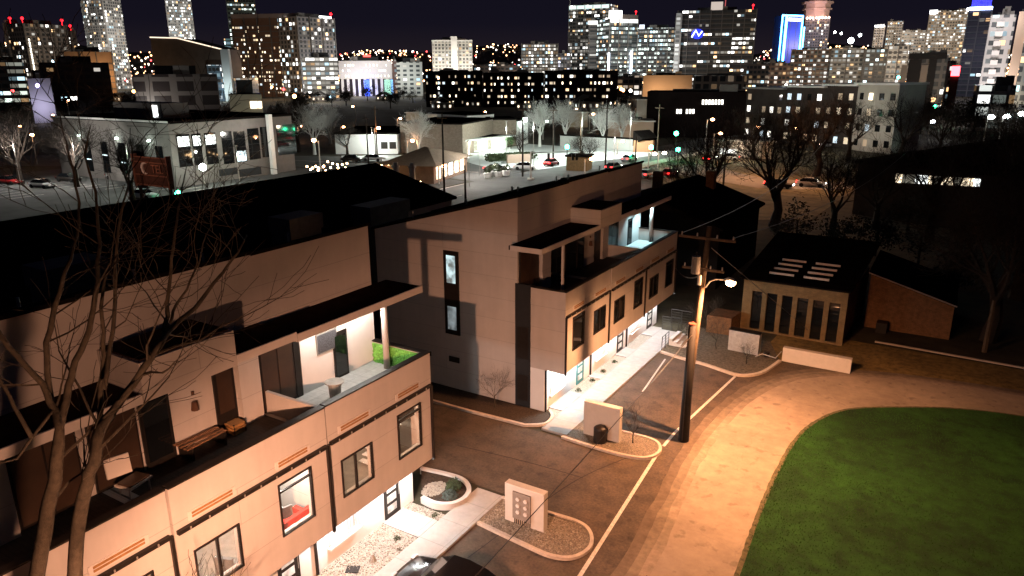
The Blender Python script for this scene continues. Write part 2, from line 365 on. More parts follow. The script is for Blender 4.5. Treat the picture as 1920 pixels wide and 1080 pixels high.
def townhouses(ox, oy, U, zs, label, cat, near):
    """a row of three houses; U = the three party lines along +y, ox = face of the upper storey"""
    Z = lambda z: 2.5 + (z - 2.5) * zs if z > 2.5 else z
    Y = lambda u: oy + u
    root = empty("townhouse_row", (ox - 6.4, oy + U[3] / 2, 0), label, cat)
    ye = Y(U[3]); zr, zb = Z(11.75), Z(9.05)
    xt, xg, xb = ox - 2.9, ox - 1.2, ox - 12.8
    # tall rear storey with its roof falling to the street side
    m = MB()
    for i in range(3):
        j = 0.05 * (i % 2)
        m.xprof([(xb, 0), (xt, 0), (xt, zr + j), (xb, zb + j)], Y(U[i]), Y(U[i + 1]))
    m.build("tall_wall", siding, root)
    m = MB()
    for i in range(3):
        j = 0.05 * (i % 2) + 0.004
        a = Y(U[i]) - (0.08 if i == 0 else 0); b = Y(U[i + 1]) + (0.08 if i == 2 else 0)
        m.xprof([(xb - .2, zb + j - .05), (xt + .09, zr + j + .02), (xt + .09, zr + j + .15), (xb - .2, zb + j + .1)], a, b)
    rf = m.build("roof", roofdark, root)
    m = MB()
    for k in range(7):
        u = U[0] + 1.2 + k * (U[3] - 2) / 6.5; x = xb + 2 + (k * 37 % 7) * 1.1; z = zb + (zr - zb) * (x - xb) / (xt - xb)
        m.tube([(x, Y(u), z), (x, Y(u), z + 0.5)], 0.05, 6)
    m.build("vent_pipe", galv, rf)
    # ground storey
    m = MB(); m.box(xt + .004, xg, Y(0) + .003, ye - .003, 0, 2.5)
    m.build("ground_floor_wall", white_wall if near else white_wall, root)
    # end wall trim strips: dark full-height cladding between the tall part and the bay
    if not near:
        m = MB(); m.box(xt - 0.12, xt + 0.82, Y(0) - 0.06, Y(0) + 0.2, 0, Z(7.15)); ds = m.build("dark_cladding_strip", darkpanel, root)
        for za, zb_ in ((0.5, 1.9), (3.0, 4.7)):
            q = MB(); q.box(xt + .05, xt + .72, Y(0) - .10, Y(0) - .062, za - .06, zb_ + .06); ww = q.build("window", darkmetal, ds)
        m = MB(); m.box(xb - 0.6, xb - 0.004, Y(0) - 0.02, Y(0) + 3.0, 0, Z(9.1)); m.build("dark_stair_tower", darkpanel, root)
        m = MB(); m.box(-23.93, -22.93, 31.90, 32.2, 3.45, 8.4); sw = m.build("stair_window", darkmetal, root)
        q = MB(); q.box(-23.72, -23.12, 31.885, 31.895, 6.55, 8.15); q.build("pane", coolpane, sw)
        q = MB(); q.box(-23.72, -23.12, 31.885, 31.895, 3.75, 5.15); q.build("pane", emit("lit_pane_low", (0.8, 0.95, 1), 0.22, True), sw)
        m = MB(); m.box(-23.76, -23.04, 31.93, 32.1, 1.72, 2.05); m.build("wall_vent", darkmetal, root)
        m = MB(); m.box(-25.6, -25.1, 31.93, 32.1, 1.75, 2.05); m.build("wall_vent", darkmetal, root)
    # upper bay: one shell per house
    wins = [[(0.92, 2.2, 3.6, 5.42, 0, 0.12), (3.58, 5.05, 3.68, 5.0, 0.5, 0)],
            [(6.35, 7.8, 3.5, 4.86, 0.5, 0), (9.45, 10.75, 3.55, 5.3, 0, 0.14)],
            [(12.25, 13.75, 3.45, 4.8, 0.45, 0), (15.32, 16.65, 3.45, 5.2, 0, 0.12)]]
    for i in range(3):
        a, b = Y(U[i]) + (0.0 if i == 0 else 0.03), Y(U[i + 1]) - (0.0 if i == 2 else 0.03)
        dx = (0.0, 0.04, 0.0)[i]; x = ox + dx
        m = MB()
        hs = [(Y(q[0]), Y(q[1]), Z(q[2]), Z(q[3])) for q in wins[i]]
        holed_wall(m, x, 0.2, a, b, 2.5, Z(7.05), hs)
        m.box(xt + .003, x - 0.2, a, a + 0.2, 2.5, Z(6.2)); m.box(xt + .003, x - 0.2, b - 0.2, b, 2.5, Z(6.2))
        if i == 0: m.box(xt + .003, x - .2, a, a + 0.2, Z(6.2), Z(7.05))
        if i == 2: m.box(xt + .003, x - .2, b - 0.2, b, Z(6.2), Z(7.05))
        m.box(xt + .003, x - 0.2, a + 0.2, b - 0.2, 2.5, 2.72)
        bay = m.build("upper_storey", siding, root)
        m = MB(); m.box(xt + .003, x - 0.2, a + 0.2, b - 0.2, Z(6.05), Z(6.2))
        m.build("deck_floor", deckfloor if i == 2 else darkdeck, root)
        m = MB(); m.box(x - 0.24, x + 0.04, a, b, Z(7.05) + .002, Z(7.05) + 0.06)
        if i == 0: m.box(xt, x - 0.24, a - 0.02, a + 0.24, Z(7.05) + .002, Z(7.05) + 0.06)
        if i == 2: m.box(xt, x - 0.24, b - 0.24, b + 0.02, Z(7.05) + .002, Z(7.05) + 0.06)
        m.build("parapet_cap", darkmetal, bay)
        m = MB(); m.box(xt + .01, xt + .06, a + .2, b - .2, 2.72, Z(6.05)); m.build("room_wall", roomwall, bay)
        m = MB(); m.box(xt + .07, x - .21, a + .21, b - .21, 2.721, 2.75); m.build("room_floor", roomfloor, bay)
        # gutter and downpipes
        m = MB(); m.box(x + .002, x + 0.13, a + 0.06, b - 0.10, Z(5.66), Z(5.66) + 0.12); g = m.build("gutter", darkmetal, root)
        q = MB()
        for k in range(9):
            yy = a + 0.4 + k * (b - a - 0.9) / 8; q.box(x + .13, x + .15, yy, yy + 0.04, Z(5.66) + .03, Z(5.66) + .10)
        q.build("bracket", galv, g)
        m = MB(); m.box(x + .002, x + 0.09, b - 0.09, b - 0.0, 2.45, Z(5.66) + .05); 
        if i == 0 and not near: m.box(x + .002, x + 0.09, a + 0.0, a + 0.10, 2.45, Z(5.66) + .05)
        m.build("downpipe", darkmetal, root)
        # slot vents with a pale surround above the gutter
        for q in wins[i]:
            ya, yb = Y(q[0]) + .05, Y(q[1]) - .05
            m = MB(); m.box(x + .002, x + .03, ya - .12, yb + .12, Z(5.86), Z(6.12)); v = m.build("slot_vent", trimpale, root)
            q2 = MB(); q2.box(x + .03, x + .05, ya, yb, Z(5.92), Z(5.98)); q2.box(x + .03, x + .05, ya, yb, Z(6.02), Z(6.08)); q2.build("grille", ventwood, v)
        for q in wins[i]:
            window_unit(root, x, Y(q[0]), Y(q[1]), Z(q[2]), Z(q[3]), q[4], q[5], pane=glassclear if near else glassdark)
        # ground floor door and window
        yd = Y(U[i]) + (3.93 if i == 2 else 4.2 if i == 1 else 3.9); yw = Y(U[i]) + (0.85 if i != 0 else 0.7)
        d = MB(); d.box(xg + .002, xg + .05, yd, yd + 0.95, 0.12, 2.25); dr = d.build("front_door", mat("teal_door", (0.05, 0.2, 0.22), 0.4) if (not near and i == 0) else darkmetal, root)
        q = MB()
        for k in range(4): q.box(xg + .05, xg + .06, yd + .14, yd + .70, 0.35 + k * .48, 0.68 + k * .48)
        q.build("pane", emit("door_pane", (1, .93, .85), 0.55, True), dr)
        q = MB(); q.tube([(xg + .1, yd + .84, .95), (xg + .1, yd + .84, 1.5)], .015, 6); q.build("handle", galv, dr)
        ww = window_unit(root, xg, yw, yw + 1.45, 0.9, 2.1, 0.5, 0, "window", white_wall, emit("curtained_pane", (.9, .95, 1), 0.35, True), sill=True)
        q = MB()
        for k in range(9): q.tube([(xg - .005 + .02 * (k % 2), yw + .08 + k * .16, .92), (xg - .005 + .02 * (k % 2), yw + .08 + k * .16, 2.08)], .05, 5)
        q.build("curtain", curtain, ww)
        m = MB(); m.box(xg + .002, xg + .1, Y(U[i]) + .04, Y(U[i]) + .12, 0, 2.5); m.build("dark_fin", darkmetal, root)
        # soffit lamps under the bay
        for k, yy in enumerate((Y(U[i]) + 1.6, Y(U[i]) + 4.4)):
            m = MB(); m.cyl((xg + .55, yy, 2.46), .06, .035, 10); m.build("soffit_lamp", lampglow, root)
    # deck storey: canopies
    fx = ox - 0.95; z0, z1 = Z(9.18), Z(9.40)
    def canopy(u0, u1, h=0.0, fascia=True):
        c = MB(); c.box(xt + .004, fx - .06, Y(u0), Y(u1), z0 + h, z1 + h, 0); c.build("canopy", canopytop, root)
        c = MB(); c.box(fx - .059, fx, Y(u0), Y(u1), z0 + h - .02, z1 + h + .03)
        c.box(xt + .1, fx - .06, Y(u0) - .03, Y(u0) - .001, z0 + h - .02, z1 + h + .03)
        c.build("fascia", trimpale, root)
    canopy(-0.9, 6.12); canopy(9.22, 11.62, 0.06); canopy(11.65, 18.35, -0.03)
    m = MB(); m.box(xt + .004, fx + .01, Y(6.15), Y(9.2), z0, Z(10.28)); rb = m.build("raised_box", siding, root)
    m = MB(); m.box(xt + .01, fx - .1, Y(6.25), Y(9.1), Z(10.28) + .003, Z(10.28) + .05); m.build("roof", canopytop, rb)
    # deck storey walls, sliders, piers (slightly in front of the tall wall)
    def slab(name, u0, u1, za, zb_, mm, d=0.05, parent=None):
        q = MB(); q.box(xt + .003, xt + d, Y(u0), Y(u1), Z(za), Z(zb_)); return q.build(name, mm, parent or root)
    def slider(u0, u1, mm=bronze, n=2):
        if not near and u0 > 1: mm = glassdark
        f = slab("sliding_door", u0, u1, 6.2, 9.16, darkmetal, 0.07)
        for k in range(n):
            a = u0 + .06 + k * (u1 - u0 - .06) / n; b = u0 + (k + 1) * (u1 - u0 - .06) / n
            q = MB(); q.box(xt + .07, xt + .085, Y(a), Y(b), Z(6.3), Z(9.05)); q.build("pane", mm, f)
    slider(0.15, 2.2) ; slider(3.4, 5.15); slider(5.45, 6.9, bronze, 1)
    m = MB(); m.box(xt + .003, xt + .25, Y(2.3), Y(3.3), Z(6.2), z0); m.build("pier", siding, root)
    dr = slab("deck_door", 7.0, 8.0, 6.2, 8.75, darkmetal, 0.07)
    q = MB(); q.box(xt + .07, xt + .08, Y(7.1), Y(7.9), Z(6.4), Z(8.6)); q.build("pane", glassdark, dr)
    dr = slab("deck_door", 9.6, 10.4, 6.2, 8.75, darkmetal, 0.07)
    q = MB(); q.box(xt + .07, xt + .08, Y(9.72), Y(10.3), Z(6.9), Z(8.6)); q.build("pane", bronze, dr)
    m = MB(); m.box(xt + .003, xt + .22, Y(10.5), Y(11.35), Z(6.2), z0); m.build("pier", siding, root)
    slider(11.5, 13.0, bronze, 2)  # dark panes drawn over a shaded opening set back in the wall
    for u, zz in ((8.8, 7.7),):
        m = MB(); m.cyl((xt + .13, Y(u), Z(7.45)), .13, .28, 8, .09); m.cyl((xt + .1, Y(u), Z(7.95)), .05, .12, 8); m.build("wall_light", mat("rust_metal", (.09, .04, .02), .7), root)
    # low divider added to block spill from the end deck's lamps, and a post
    m = MB(); m.box(xt + .07, ox - .21, Y(U[2]) - .06, Y(U[2]) + .06, Z(6.2) + .002, Z(7.0)); m.build("deck_light_block", siding, root)
    m = MB(); m.box(fx - .14, fx - .02, Y(1.55), Y(1.67), Z(6.2), z0); m.build("post", trimpale, root)
    # end deck: white walls, door, round column
    m = MB(); m.box(xt + .003, xt + .06, Y(13.35), Y(17.40), Z(6.2), z0 - .01); ew = m.build("white_deck_wall", white_wall, root)
    m = MB(); m.box(xt + .06, xt + .10, Y(15.0), Y(15.75), Z(6.2), Z(8.05)); d2 = m.build("deck_door", darkmetal, root)
    q = MB(); q.box(xt + .10, xt + .11, Y(15.08), Y(15.67), Z(6.3), Z(7.9)); q.build("pane", glassdark, d2)
    m = MB(); m.box(xt + .06, xt + .09, Y(13.02), Y(13.30), Z(6.2), z0 - .01); m.build("corner_glass", darkmetal, root)
    m = MB(); m.cyl((xt + 1.05, Y(16.95), Z(6.2)), .13, z0 - Z(6.2), 20); m.build("round_column", trimpale, root, smooth=True)
    m = MB()
    for u in (13.9, 14.7, 15.6, 16.6): m.cyl((xt + .8, Y(u), z0 - .05), .05, .03, 10)
    m.build("deck_downlight", lampglow, root)
    return root, Z, Y, xt, xg, fx

UL = [0.0, 5.80, 11.65, 17.45]; UR = [0.0, 5.73, 11.40, 17.35]
rootL, ZL, YL, xtL, xgL, fxL = townhouses(-16.95, 4.05, UL, 1.035, "pale three-storey townhouse row nearest the camera, lit orange, with red sofa window and white deck", "townhouses", True)
rootR, ZR, YR, xtR, xgR, fxR = townhouses(-16.21, 32.0, UR, 1.0, "pale three-storey townhouse row farther away with tall black stair window in its end wall", "townhouses", False)

# house lamps: downlights under the bays, deck lights, room lamps
for i, (u, p) in enumerate(((12.5, 420), (15.9, 560), (17.1, 90))): light("porch_light", (xgL + .6, YL(u), 2.36), p, (.96, .98, 1.0), .05, parent=rootL)
for u, p in ((1.0, 460), (3.5, 300), (6.6, 320), (9.4, 300), (12.3, 320), (15.2, 300), (16.9, 160)): light("porch_light", (xgR + .6, YR(u), 2.36), p, COOL if u < 3 else (.93, .97, 1.0), .05, parent=rootR)
for u, p in ((13.9, 90), (14.7, 80), (15.6, 80), (16.6, 110)): light("deck_light", (xtL + .8, YL(u), ZL(9.0)), p, WHITE, .05, parent=rootL)
for u, p in ((15.3, 170), (16.7, 330)): light("deck_light", (xtR + .9, YR(u), ZR(9.0)), p * 1.5, (.55, .9, 1.0), .05, 105, .7, parent=rootR)
for u, p in ((10.1, 700), (7.1, 240), (13.0, 110), (15.9, 150), (1.5, 20)): light("room_light", (-18.3, YL(u), ZL(5.7)), p, WARM if u > 12 else WHITE, .1, parent=rootL)
# open end of the near deck: green wall
hedge = mat("artificial_ivy", (0.20, 0.55, 0.10), 0.7, 0.5, 14)
m = MB()
for (x0, x1, y, nx) in ((xtL + .12, -17.2, YL(17.22), 0),):
    m.box(x0, x1, y - .02, y + .02, ZL(6.2), ZL(7.0))
    for k in range(1500):
        x = random.uniform(x0, x1); z = random.uniform(ZL(6.22), ZL(7.0)); s_ = random.uniform(.025, .06)
        a = random.uniform(0, 6.28); t = random.uniform(-.8, .8); yy = y - .03 - random.uniform(0, .05)
        v1 = Vector((math.cos(a), t * .5, math.sin(a))) * s_; v2 = Vector((-math.sin(a), random.uniform(-.8, .8), math.cos(a))) * s_ * .7; c = Vector((x, yy, z))
        m.add([c - v1, c + v2, c + v1, c - v2], [(0, 1, 2, 3)])
tag(m.build("green_wall", hedge), "bright green leafy panel inside the lit end deck", "green wall")

# deck furniture and things inside the rooms
def thing(mb, name, m, label, cat, group=None, smooth=False): 
    o = Vector(mb.v[0]); o = Vector((sum(v[0] for v in mb.v) / len(mb.v), sum(v[1] for v in mb.v) / len(mb.v), min(v[2] for v in mb.v)))
    ob = mb.build(name, m, None, smooth, origin=o); return tag(ob, label, cat, group)
zd = ZL(6.2)
t = empty("round_table", (-18.5, 17.75, zd), "small round grey table on the white lit deck", "table")
m = MB(); m.cyl((-18.5, 17.75, zd + .66), .36, .04, 24); m.build("table_top", galv, t)
m = MB(); m.cyl((-18.5, 17.75, zd), .2, .66, 16, .25); m.build("base", galv, t)
t = empty("picture", (xtL + .1, 14.65 + 4.05, ZL(7.8)), "dark framed city picture on white deck wall", "picture")
m = MB(); m.box(xtL + .062, xtL + .1, 18.2, 19.28, ZL(7.45), ZL(8.25)); m.build("frame", galv, t)
m = MB(); m.box(xtL + .1, xtL + .105, 18.24, 19.24, ZL(7.5), ZL(8.2)); m.build("canvas", mat("dark_mottled_print", (.08, .08, .09), .6, .9, 22), t)
t = empty("lounge_chair", (-19.2, 10.1, zd), "white framed lounge chair on the dark deck", "lounge chair")
wf = mat("white_frame", (.7, .62, .55), .5)
m = MB(); m.rbox((-19.0, 10.15, zd + .32), .62, .8, .05, .2); m.build("seat", wf, t)
m = MB(); m.rbox((-19.0, 10.15, zd + .37), .5, .68, .06, .2); m.build("cushion", bronze, t)
m = MB(); m.add([(-19.6, 9.75, zd + .4), (-19.45, 10.4, zd + .4), (-19.6, 10.45, zd + .95), (-19.75, 9.8, zd + .95), (-19.66, 9.75, zd + .4), (-19.51, 10.4, zd + .4), (-19.66, 10.45, zd + .95), (-19.81, 9.8, zd + .95)], [(0, 1, 2, 3), (7, 6, 5, 4), (0, 4, 5, 1), (1, 5, 6, 2), (2, 6, 7, 3), (3, 7, 4, 0)]); m.build("backrest", wf, t)
for dx_, dy_ in ((-.25, -.3), (.25, -.3), (-.25, .3), (.25, .3)):
    m = MB(); m.box(-19.0 + dx_ - .02, -19.0 + dx_ + .02, 10.15 + dy_ - .02, 10.15 + dy_ + .02, zd, zd + .32); m.build("leg", wf, t)
t = empty("slatted_table", (-19.4, 12.7, zd), "low wooden slatted table stacked with planks on the dark deck", "table")
for k in range(6):
    m = MB(); m.rbox((-19.7 + .12 * k, 12.7, zd + .42 + .02 * (k % 2)), .07, 1.5, .04, .06 * (k % 3 - 1)); m.build("slat", mat("deck_wood", (.2, .1, .05), .7, .4, 6), t)
for yy in (12.1, 13.3):
    m = MB(); m.box(-19.75, -19.05, yy, yy + .07, zd, zd + .42); m.build("leg", darkmetal, t)
t = empty("storage_crate", (-19.5, 14.1, zd), "small wooden crate beside the deck door", "crate")
for k in range(3):
    m = MB(); m.box(-19.75, -19.3, 13.85, 14.35, zd + .02 + k * .13, zd + .11 + k * .13); m.build("board", ventwood, t)
m = MB()
for a in (0, 1):
    for b in (0, 1): m.box(-19.74 + a * .4, -19.70 + a * .4, 13.86 + b * .44, 13.9 + b * .44, zd, zd + .4)
m.build("corner_post", darkmetal, t)
# rooms
def sofa(name, x, y, z, ln, mm, label):
    t = empty(name, (x, y, z), label, "sofa")
    m = MB(); m.box(x - .4, x + .4, y - ln / 2, y + ln / 2, z, z + .42); m.build("seat", mm, t)
    m = MB(); m.box(x + .25, x + .42, y - ln / 2, y + ln / 2, z + .42, z + .85); m.build("backrest", mm, t)
    for s_ in (-1, 1):
        m = MB(); m.box(x - .4, x + .24, y + s_ * (ln / 2 - .1) - .09, y + s_ * (ln / 2 - .1) + .09, z + .42, z + .62); m.build("armrest", mm, t)
sofa("sofa", -17.75, 14.2, 2.76, 1.9, mat("red_fabric", (.5, .03, .02), .8, .15, 6), "red sofa behind the brightly lit window")
def armchair(x, y, z, rz, mm, label):
    t = empty("armchair", (x, y, z), label, "armchair", "grey armchairs behind the windows")
    c, s_ = math.cos(rz), math.sin(rz)
    m = MB(); m.rbox((x, y, z + .2), .62, .62, .2, rz); m.build("seat", mm, t)
    m = MB(); m.rbox((x - .3 * c, y - .3 * s_, z + .2), .12, .62, .65, rz); m.build("backrest", mm, t)
    m = MB(); m.cyl((x, y, z), .2, .2, 10); m.build("base", darkmetal, t)
gf = mat("grey_fabric", (.2, .19, .18), .85, .2, 5)
armchair(-18.4, 14.7, 2.76, 2.6, gf, "grey armchair facing the red sofa")
armchair(-17.7, 11.0, 2.76, .6, gf, "left grey armchair behind the wide two-pane window")
armchair(-17.7, 12.0, 2.76, 1.9, gf, "right grey armchair behind the wide two-pane window")
t = empty("staircase", (-18.2, 20.0, 2.76), "pale open staircase behind the window nearest the building corner", "staircase")
for k in range(9):
    m = MB(); m.box(-18.9, -17.9, 19.1 + k * .22, 19.36 + k * .22, 2.9 + k * .2, 2.94 + k * .2); m.build("tread", white_wall, t)
m = MB(); m.tube([(-17.88, 19.1, 3.7), (-17.88, 21.0, 5.4)], .03, 6)
for k in range(9): m.tube([(-17.88, 19.2 + k * .22, 2.95 + k * .2), (-17.88, 19.2 + k * .22, 3.78 + k * .2)], .012, 5)
m.build("railing", darkmetal, t)
t = empty("window_blind", (-17.15, 20.0, 4.6), "dark half-lowered blind inside the window nearest the building corner", "blind")
m = MB(); m.box(-17.22, -17.19, 19.4, 20.68, 4.75, 5.12); m.build("cloth", mat("dark_cloth", (.03, .025, .02), .9), t)
t = empty("shelf_unit", (-19.3, 17.2, 2.76), "pale shelves with plates behind the two-pane window right of the downpipe", "shelf")
for k in range(5):
    m = MB(); m.box(-19.75, -19.4, 17.05, 18.1, 3.2 + k * .42, 3.23 + k * .42); m.build("shelf_board", white_wall, t)
m = MB(); m.box(-19.76, -19.4, 17.0, 17.04, 2.76, 5.1); m.box(-19.76, -19.4, 18.11, 18.15, 2.76, 5.1); m.build("side_panel", white_wall, t)

# ---------------------------------------------------------------- street lamps that light the picture
def street_lamp(base, h, arm, adir, label, power, rgb=SODIUM, group="street lamps", pole_r=.09, bulb=.17, mm=None, real=True, em=60):
    t = empty("street_lamp", base, label, "street lamp", group)
    b = Vector(base); m = MB(); m.tube([b, b + Vector((0, 0, h))], [pole_r * 1.3, pole_r * .8], 8); m.build("pole", mm or galv, t)
    ad = Vector((math.cos(adir), math.sin(adir), 0)); tip = b + ad * arm + Vector((0, 0, h + .1))
    if arm > 0:
        m = MB(); m.tube([b + Vector((0, 0, h - .5)), b + ad * arm * .3 + Vector((0, 0, h)), b + ad * arm * .7 + Vector((0, 0, h + .15)), tip], .035, 6); m.build("arm", galv, t)
    m = MB(); m.ball(tip + Vector((0, 0, .02)), .2, 10, 6, sz=.45); m.build("lamp_head", galv, t)
    m = MB(); m.ball(tip - Vector((0, 0, .07)), bulb, 10, 6, sz=.7); m.build("bulb", emit("bulb_%.2f_%.2f_%d" % (rgb[1], rgb[2], em), rgb, em), t)
    if real:
        light("lamp_light", tip - Vector((0, 0, .28)), power * .45, rgb, .12, parent=t)
        light("lamp_beam", tip - Vector((0, 0, .28)), power * .75, rgb, .12, 172, .35, parent=t)
    return t
t1 = street_lamp((-10.6, 4.7, 0), 10.25, 1.4, 0, "sodium street lamp below the frame beside the near townhouses", 4000, PEACH)
light("lamp_side_beam", (-9.2, 4.9, 10.0), 20000, (1.0, .475, .28), .12, 104, .9, parent=t1, aim=(-.30, 1, -.86))

#SPLIT2
# ---------------------------------------------------------------- ground, road, lot, walks
def sheet(name, pts, z, m, kind="structure", th=None, sub=False):
    mb = MB()
    if th: mb.prism([(p[0], p[1]) for p in pts], z - th, z)
    else:
        a = sum(pts[i][0] * pts[(i + 1) % len(pts)][1] - pts[(i + 1) % len(pts)][0] * pts[i][1] for i in range(len(pts)))
        if a < 0: pts = pts[::-1]
        mb.add([(p[0], p[1], z) for p in pts], [tuple(range(len(pts)))])
    return tag(mb.build(name, m), kind=kind)
def smooth_pts(pts, n=6, closed=False):
    P = [Vector((p[0], p[1])) for p in pts]; out = []; N = len(P)
    rng = range(N) if closed else range(N - 1)
    for i in rng:
        g = (lambda k: P[k % N]) if closed else (lambda k: P[max(0, min(N - 1, k))])
        p0, p1, p2, p3 = g(i - 1), g(i), g(i + 1), g(i + 2)
        for k in range(n):
            t = k / n
            out.append(0.5 * ((2 * p1) + (-p0 + p2) * t + (2 * p0 - 5 * p1 + 4 * p2 - p3) * t * t + (-p0 + 3 * p1 - 3 * p2 + p3) * t ** 3))
    if not closed: out.append(P[-1])
    return out
def ribbon(mb, pts, wd, z0, z1, closed=False):
    P = [Vector((p[0], p[1])) for p in pts]; n = len(P); L = []; Rr = []
    for i in range(n):
        a = P[(i - 1) % n] if (closed or i > 0) else P[i]; b = P[(i + 1) % n] if (closed or i < n - 1) else P[i]
        d = (b - a).normalized(); nn = Vector((-d.y, d.x)) * wd / 2; L.append(P[i] + nn); Rr.append(P[i] - nn)
    vs = []
    for i in range(n): vs += [(Rr[i].x, Rr[i].y, z0), (L[i].x, L[i].y, z0), (L[i].x, L[i].y, z1), (Rr[i].x, Rr[i].y, z1)]
    fs = []
    for i in range(n if closed else n - 1):
        a, b = 4 * i, 4 * ((i + 1) % n)
        fs += [(a + 3, b + 3, b + 2, a + 2), (a, b, b + 3, a + 3), (a + 2, b + 2, b + 1, a + 1)]
    if not closed: fs += [(0, 3, 2, 1), (4 * n - 4, 4 * n - 3, 4 * n - 2, 4 * n - 1)]
    return mb.add(vs, fs)
sheet("ground", [(-5200, -300), (3000, -300), (3000, 6500), (-5200, 6500)], -0.03, soil)
sheet("parking_lot", [(-29.5, 24.0), (-29.5, 29.95), (-15.0, 29.9), (-15.0, 43.7), (-9.6, 42.5), (-8.6, 43.5), (-7.75, 46.2), (-5.0, 46.6), (-4.5, -8), (-14.85, -8), (-14.85, 21.4), (-14.85, 24.0)], 0.0, asphalt)
# pale worn road that bends round the grass
rd = smooth_pts([(-8.7, -8), (-8.1, 16), (-7.7, 22), (-8.1, 27), (-8.5, 31), (-8.55, 35), (-8.2, 39), (-7.2, 42.4), (-5.6, 44.8), (-3.4, 46.3), (0, 47.5), (6, 48.3), (16, 48.8), (40, 49)], 5)
rd2 = [(40, 40), (2, 40), (-3.5, 30), (-3.5, -8)]
sheet("road", [tuple(p) for p in rd] + rd2, 0.004, roadm)
lawn = [(-4.3, -8), (-4.35, 16), (-4.64, 23.86), (-4.84, 27.41), (-4.97, 31.94), (-4.79, 36.23), (-4.08, 39.08), (-2.87, 41.08), (-.36, 42.82), (2.18, 44.1), (5.12, 44.8), (12, 45.3), (40, 46)]
lp = [tuple(p) for p in smooth_pts(lawn, 5)]
rb_ = random.Random(4)
m = MB(); mud = smooth_pts(lawn, 14); ribbon(m, [(p[0] - .05 + rb_.uniform(-.02, .02), p[1] + rb_.uniform(-.02, .02)) for p in mud], .30, .005, .0135); tag(m.build("muddy_edge", mat("mud", (.10, .085, .04), .95, .6, 4, .6, 25)), kind="structure")
for w_, off, c_ in ((.55, -.10, (.30, .225, .165)), (.45, -.45, (.23, .17, .12)), (.45, -.85, (.165, .12, .083))):
    m = MB(); ribbon(m, [(p[0] + off * 1.0 + rb_.uniform(-.05, .05), p[1] - off * .35 * (1 if p[1] > 40 else 0)) for p in rd[:-4]], w_, .0, .0055 - off * .001 if off else .006); tag(m.build("road_shoulder", mat("shoulder_%d" % int(-off * 100), c_, .95, .3, 2.5, .3, 40, stain=.3)), kind="structure")
grassm = mat("lawn_turf", (0.017, 0.074, 0.008), 0.95, 0.6, 1.1, 0.9, 30, stain=0.6)
random.seed(3)
sheet("lawn", lp + [(40, -8)], 0.03, grassm, th=0.05)
m = MB()
for k in range(42000):
    x = -5.0 + 21 * random.random() ** 1.6; y = random.uniform(17, 46)
    # inside the lawn?
    xe = None
    for a, b in zip(lp, lp[1:]):
        if a[1] <= y <= b[1] and b[1] > a[1]: xe = a[0] + (b[0] - a[0]) * (y - a[1]) / (b[1] - a[1]); break
    if xe is None or x < xe - .08 + random.random() ** 2 * .15: continue
    h = random.uniform(.03, .085); a = random.uniform(0, 6.28); wd = .014 + .008 * random.random(); lx, ly = random.gauss(0, .03), random.gauss(0, .03)
    m.add([(x - wd * math.cos(a), y - wd * math.sin(a), .03), (x + wd * math.cos(a), y + wd * math.sin(a), .03), (x + lx, y + ly, .03 + h)], [(0, 1, 2)])
tag(m.build("grass_blades", mat("grass_blade", (0.026, 0.092, 0.008), .8, .5, .6, stain=.4)), "short green grass blades over the lawn", "grass", kind="stuff")
# far side verge
sheet("verge", [(-7.6, 46.4), (-3.7, 46.95), (2, 48.2), (40, 49.6), (40, 51.9), (5.5, 52.6), (-3, 52.7), (-9, 52.9), (-9.3, 47.5)], -0.01, mat("dry_grass", (0.20, 0.13, 0.04), .95, .5, 2.5, .7, 14, stain=.3))
m = MB(); ribbon(m, [(-3.0, 53.3), (5.5, 52.95), (14, 52.5), (40, 51.8)], .22, -.02, .05); tag(m.build("path_edge", curbm), kind="structure")
# driveway between the rows and kerbs
m = MB(); ribbon(m, [(-29, 29.86), (-21, 29.9), (-17.5, 30.02)] + [tuple(p) for p in smooth_pts([(-17.5, 30.02), (-16.75, 30.55), (-16.6, 31.2), (-16.8, 31.8), (-17.2, 32.2)], 4)], .16, 0, .13); tag(m.build("kerb", curbm), kind="structure")
isl2 = smooth_pts([(-15.2, 29.88), (-13.5, 29.78), (-11.8, 29.78), (-10.75, 30.1), (-10.4, 30.9), (-10.65, 31.65), (-11.3, 32.0), (-12.8, 32.02), (-15.05, 32.1)], 6)
m = MB(); ribbon(m, isl2, .15, 0, .13); tag(m.build("kerb", curbm), kind="structure")
sheet("gravel_bed", isl2, .07, gravelm, th=.07)
isl1 = smooth_pts([(-14.8, 21.55), (-12.6, 21.3), (-11.2, 21.2), (-10.4, 21.55), (-10.1, 22.4), (-10.45, 23.25), (-11.2, 23.7), (-12.8, 23.66), (-14.9, 23.62)], 6)
m = MB(); ribbon(m, isl1, .15, 0, .13); tag(m.build("kerb", curbm), kind="structure")
sheet("gravel_bed", isl1, .07, gravelm, th=.07)
far = smooth_pts([(-15.0, 43.75), (-13.2, 43.3), (-11.9, 43.1), (-10.6, 42.7), (-9.65, 42.45), (-8.9, 42.85), (-8.3, 43.9), (-7.85, 46.15)], 6)
m = MB(); ribbon(m, far, .2, 0, .14); tag(m.build("kerb", curbm), kind="structure")
sheet("planting_ground", [tuple(p) for p in far] + [(-9.2, 49.5), (-15.2, 50)], .03, mat("dry_mulch", (.10, .08, .055), .95, .6, 6, .8, 20), th=.06)
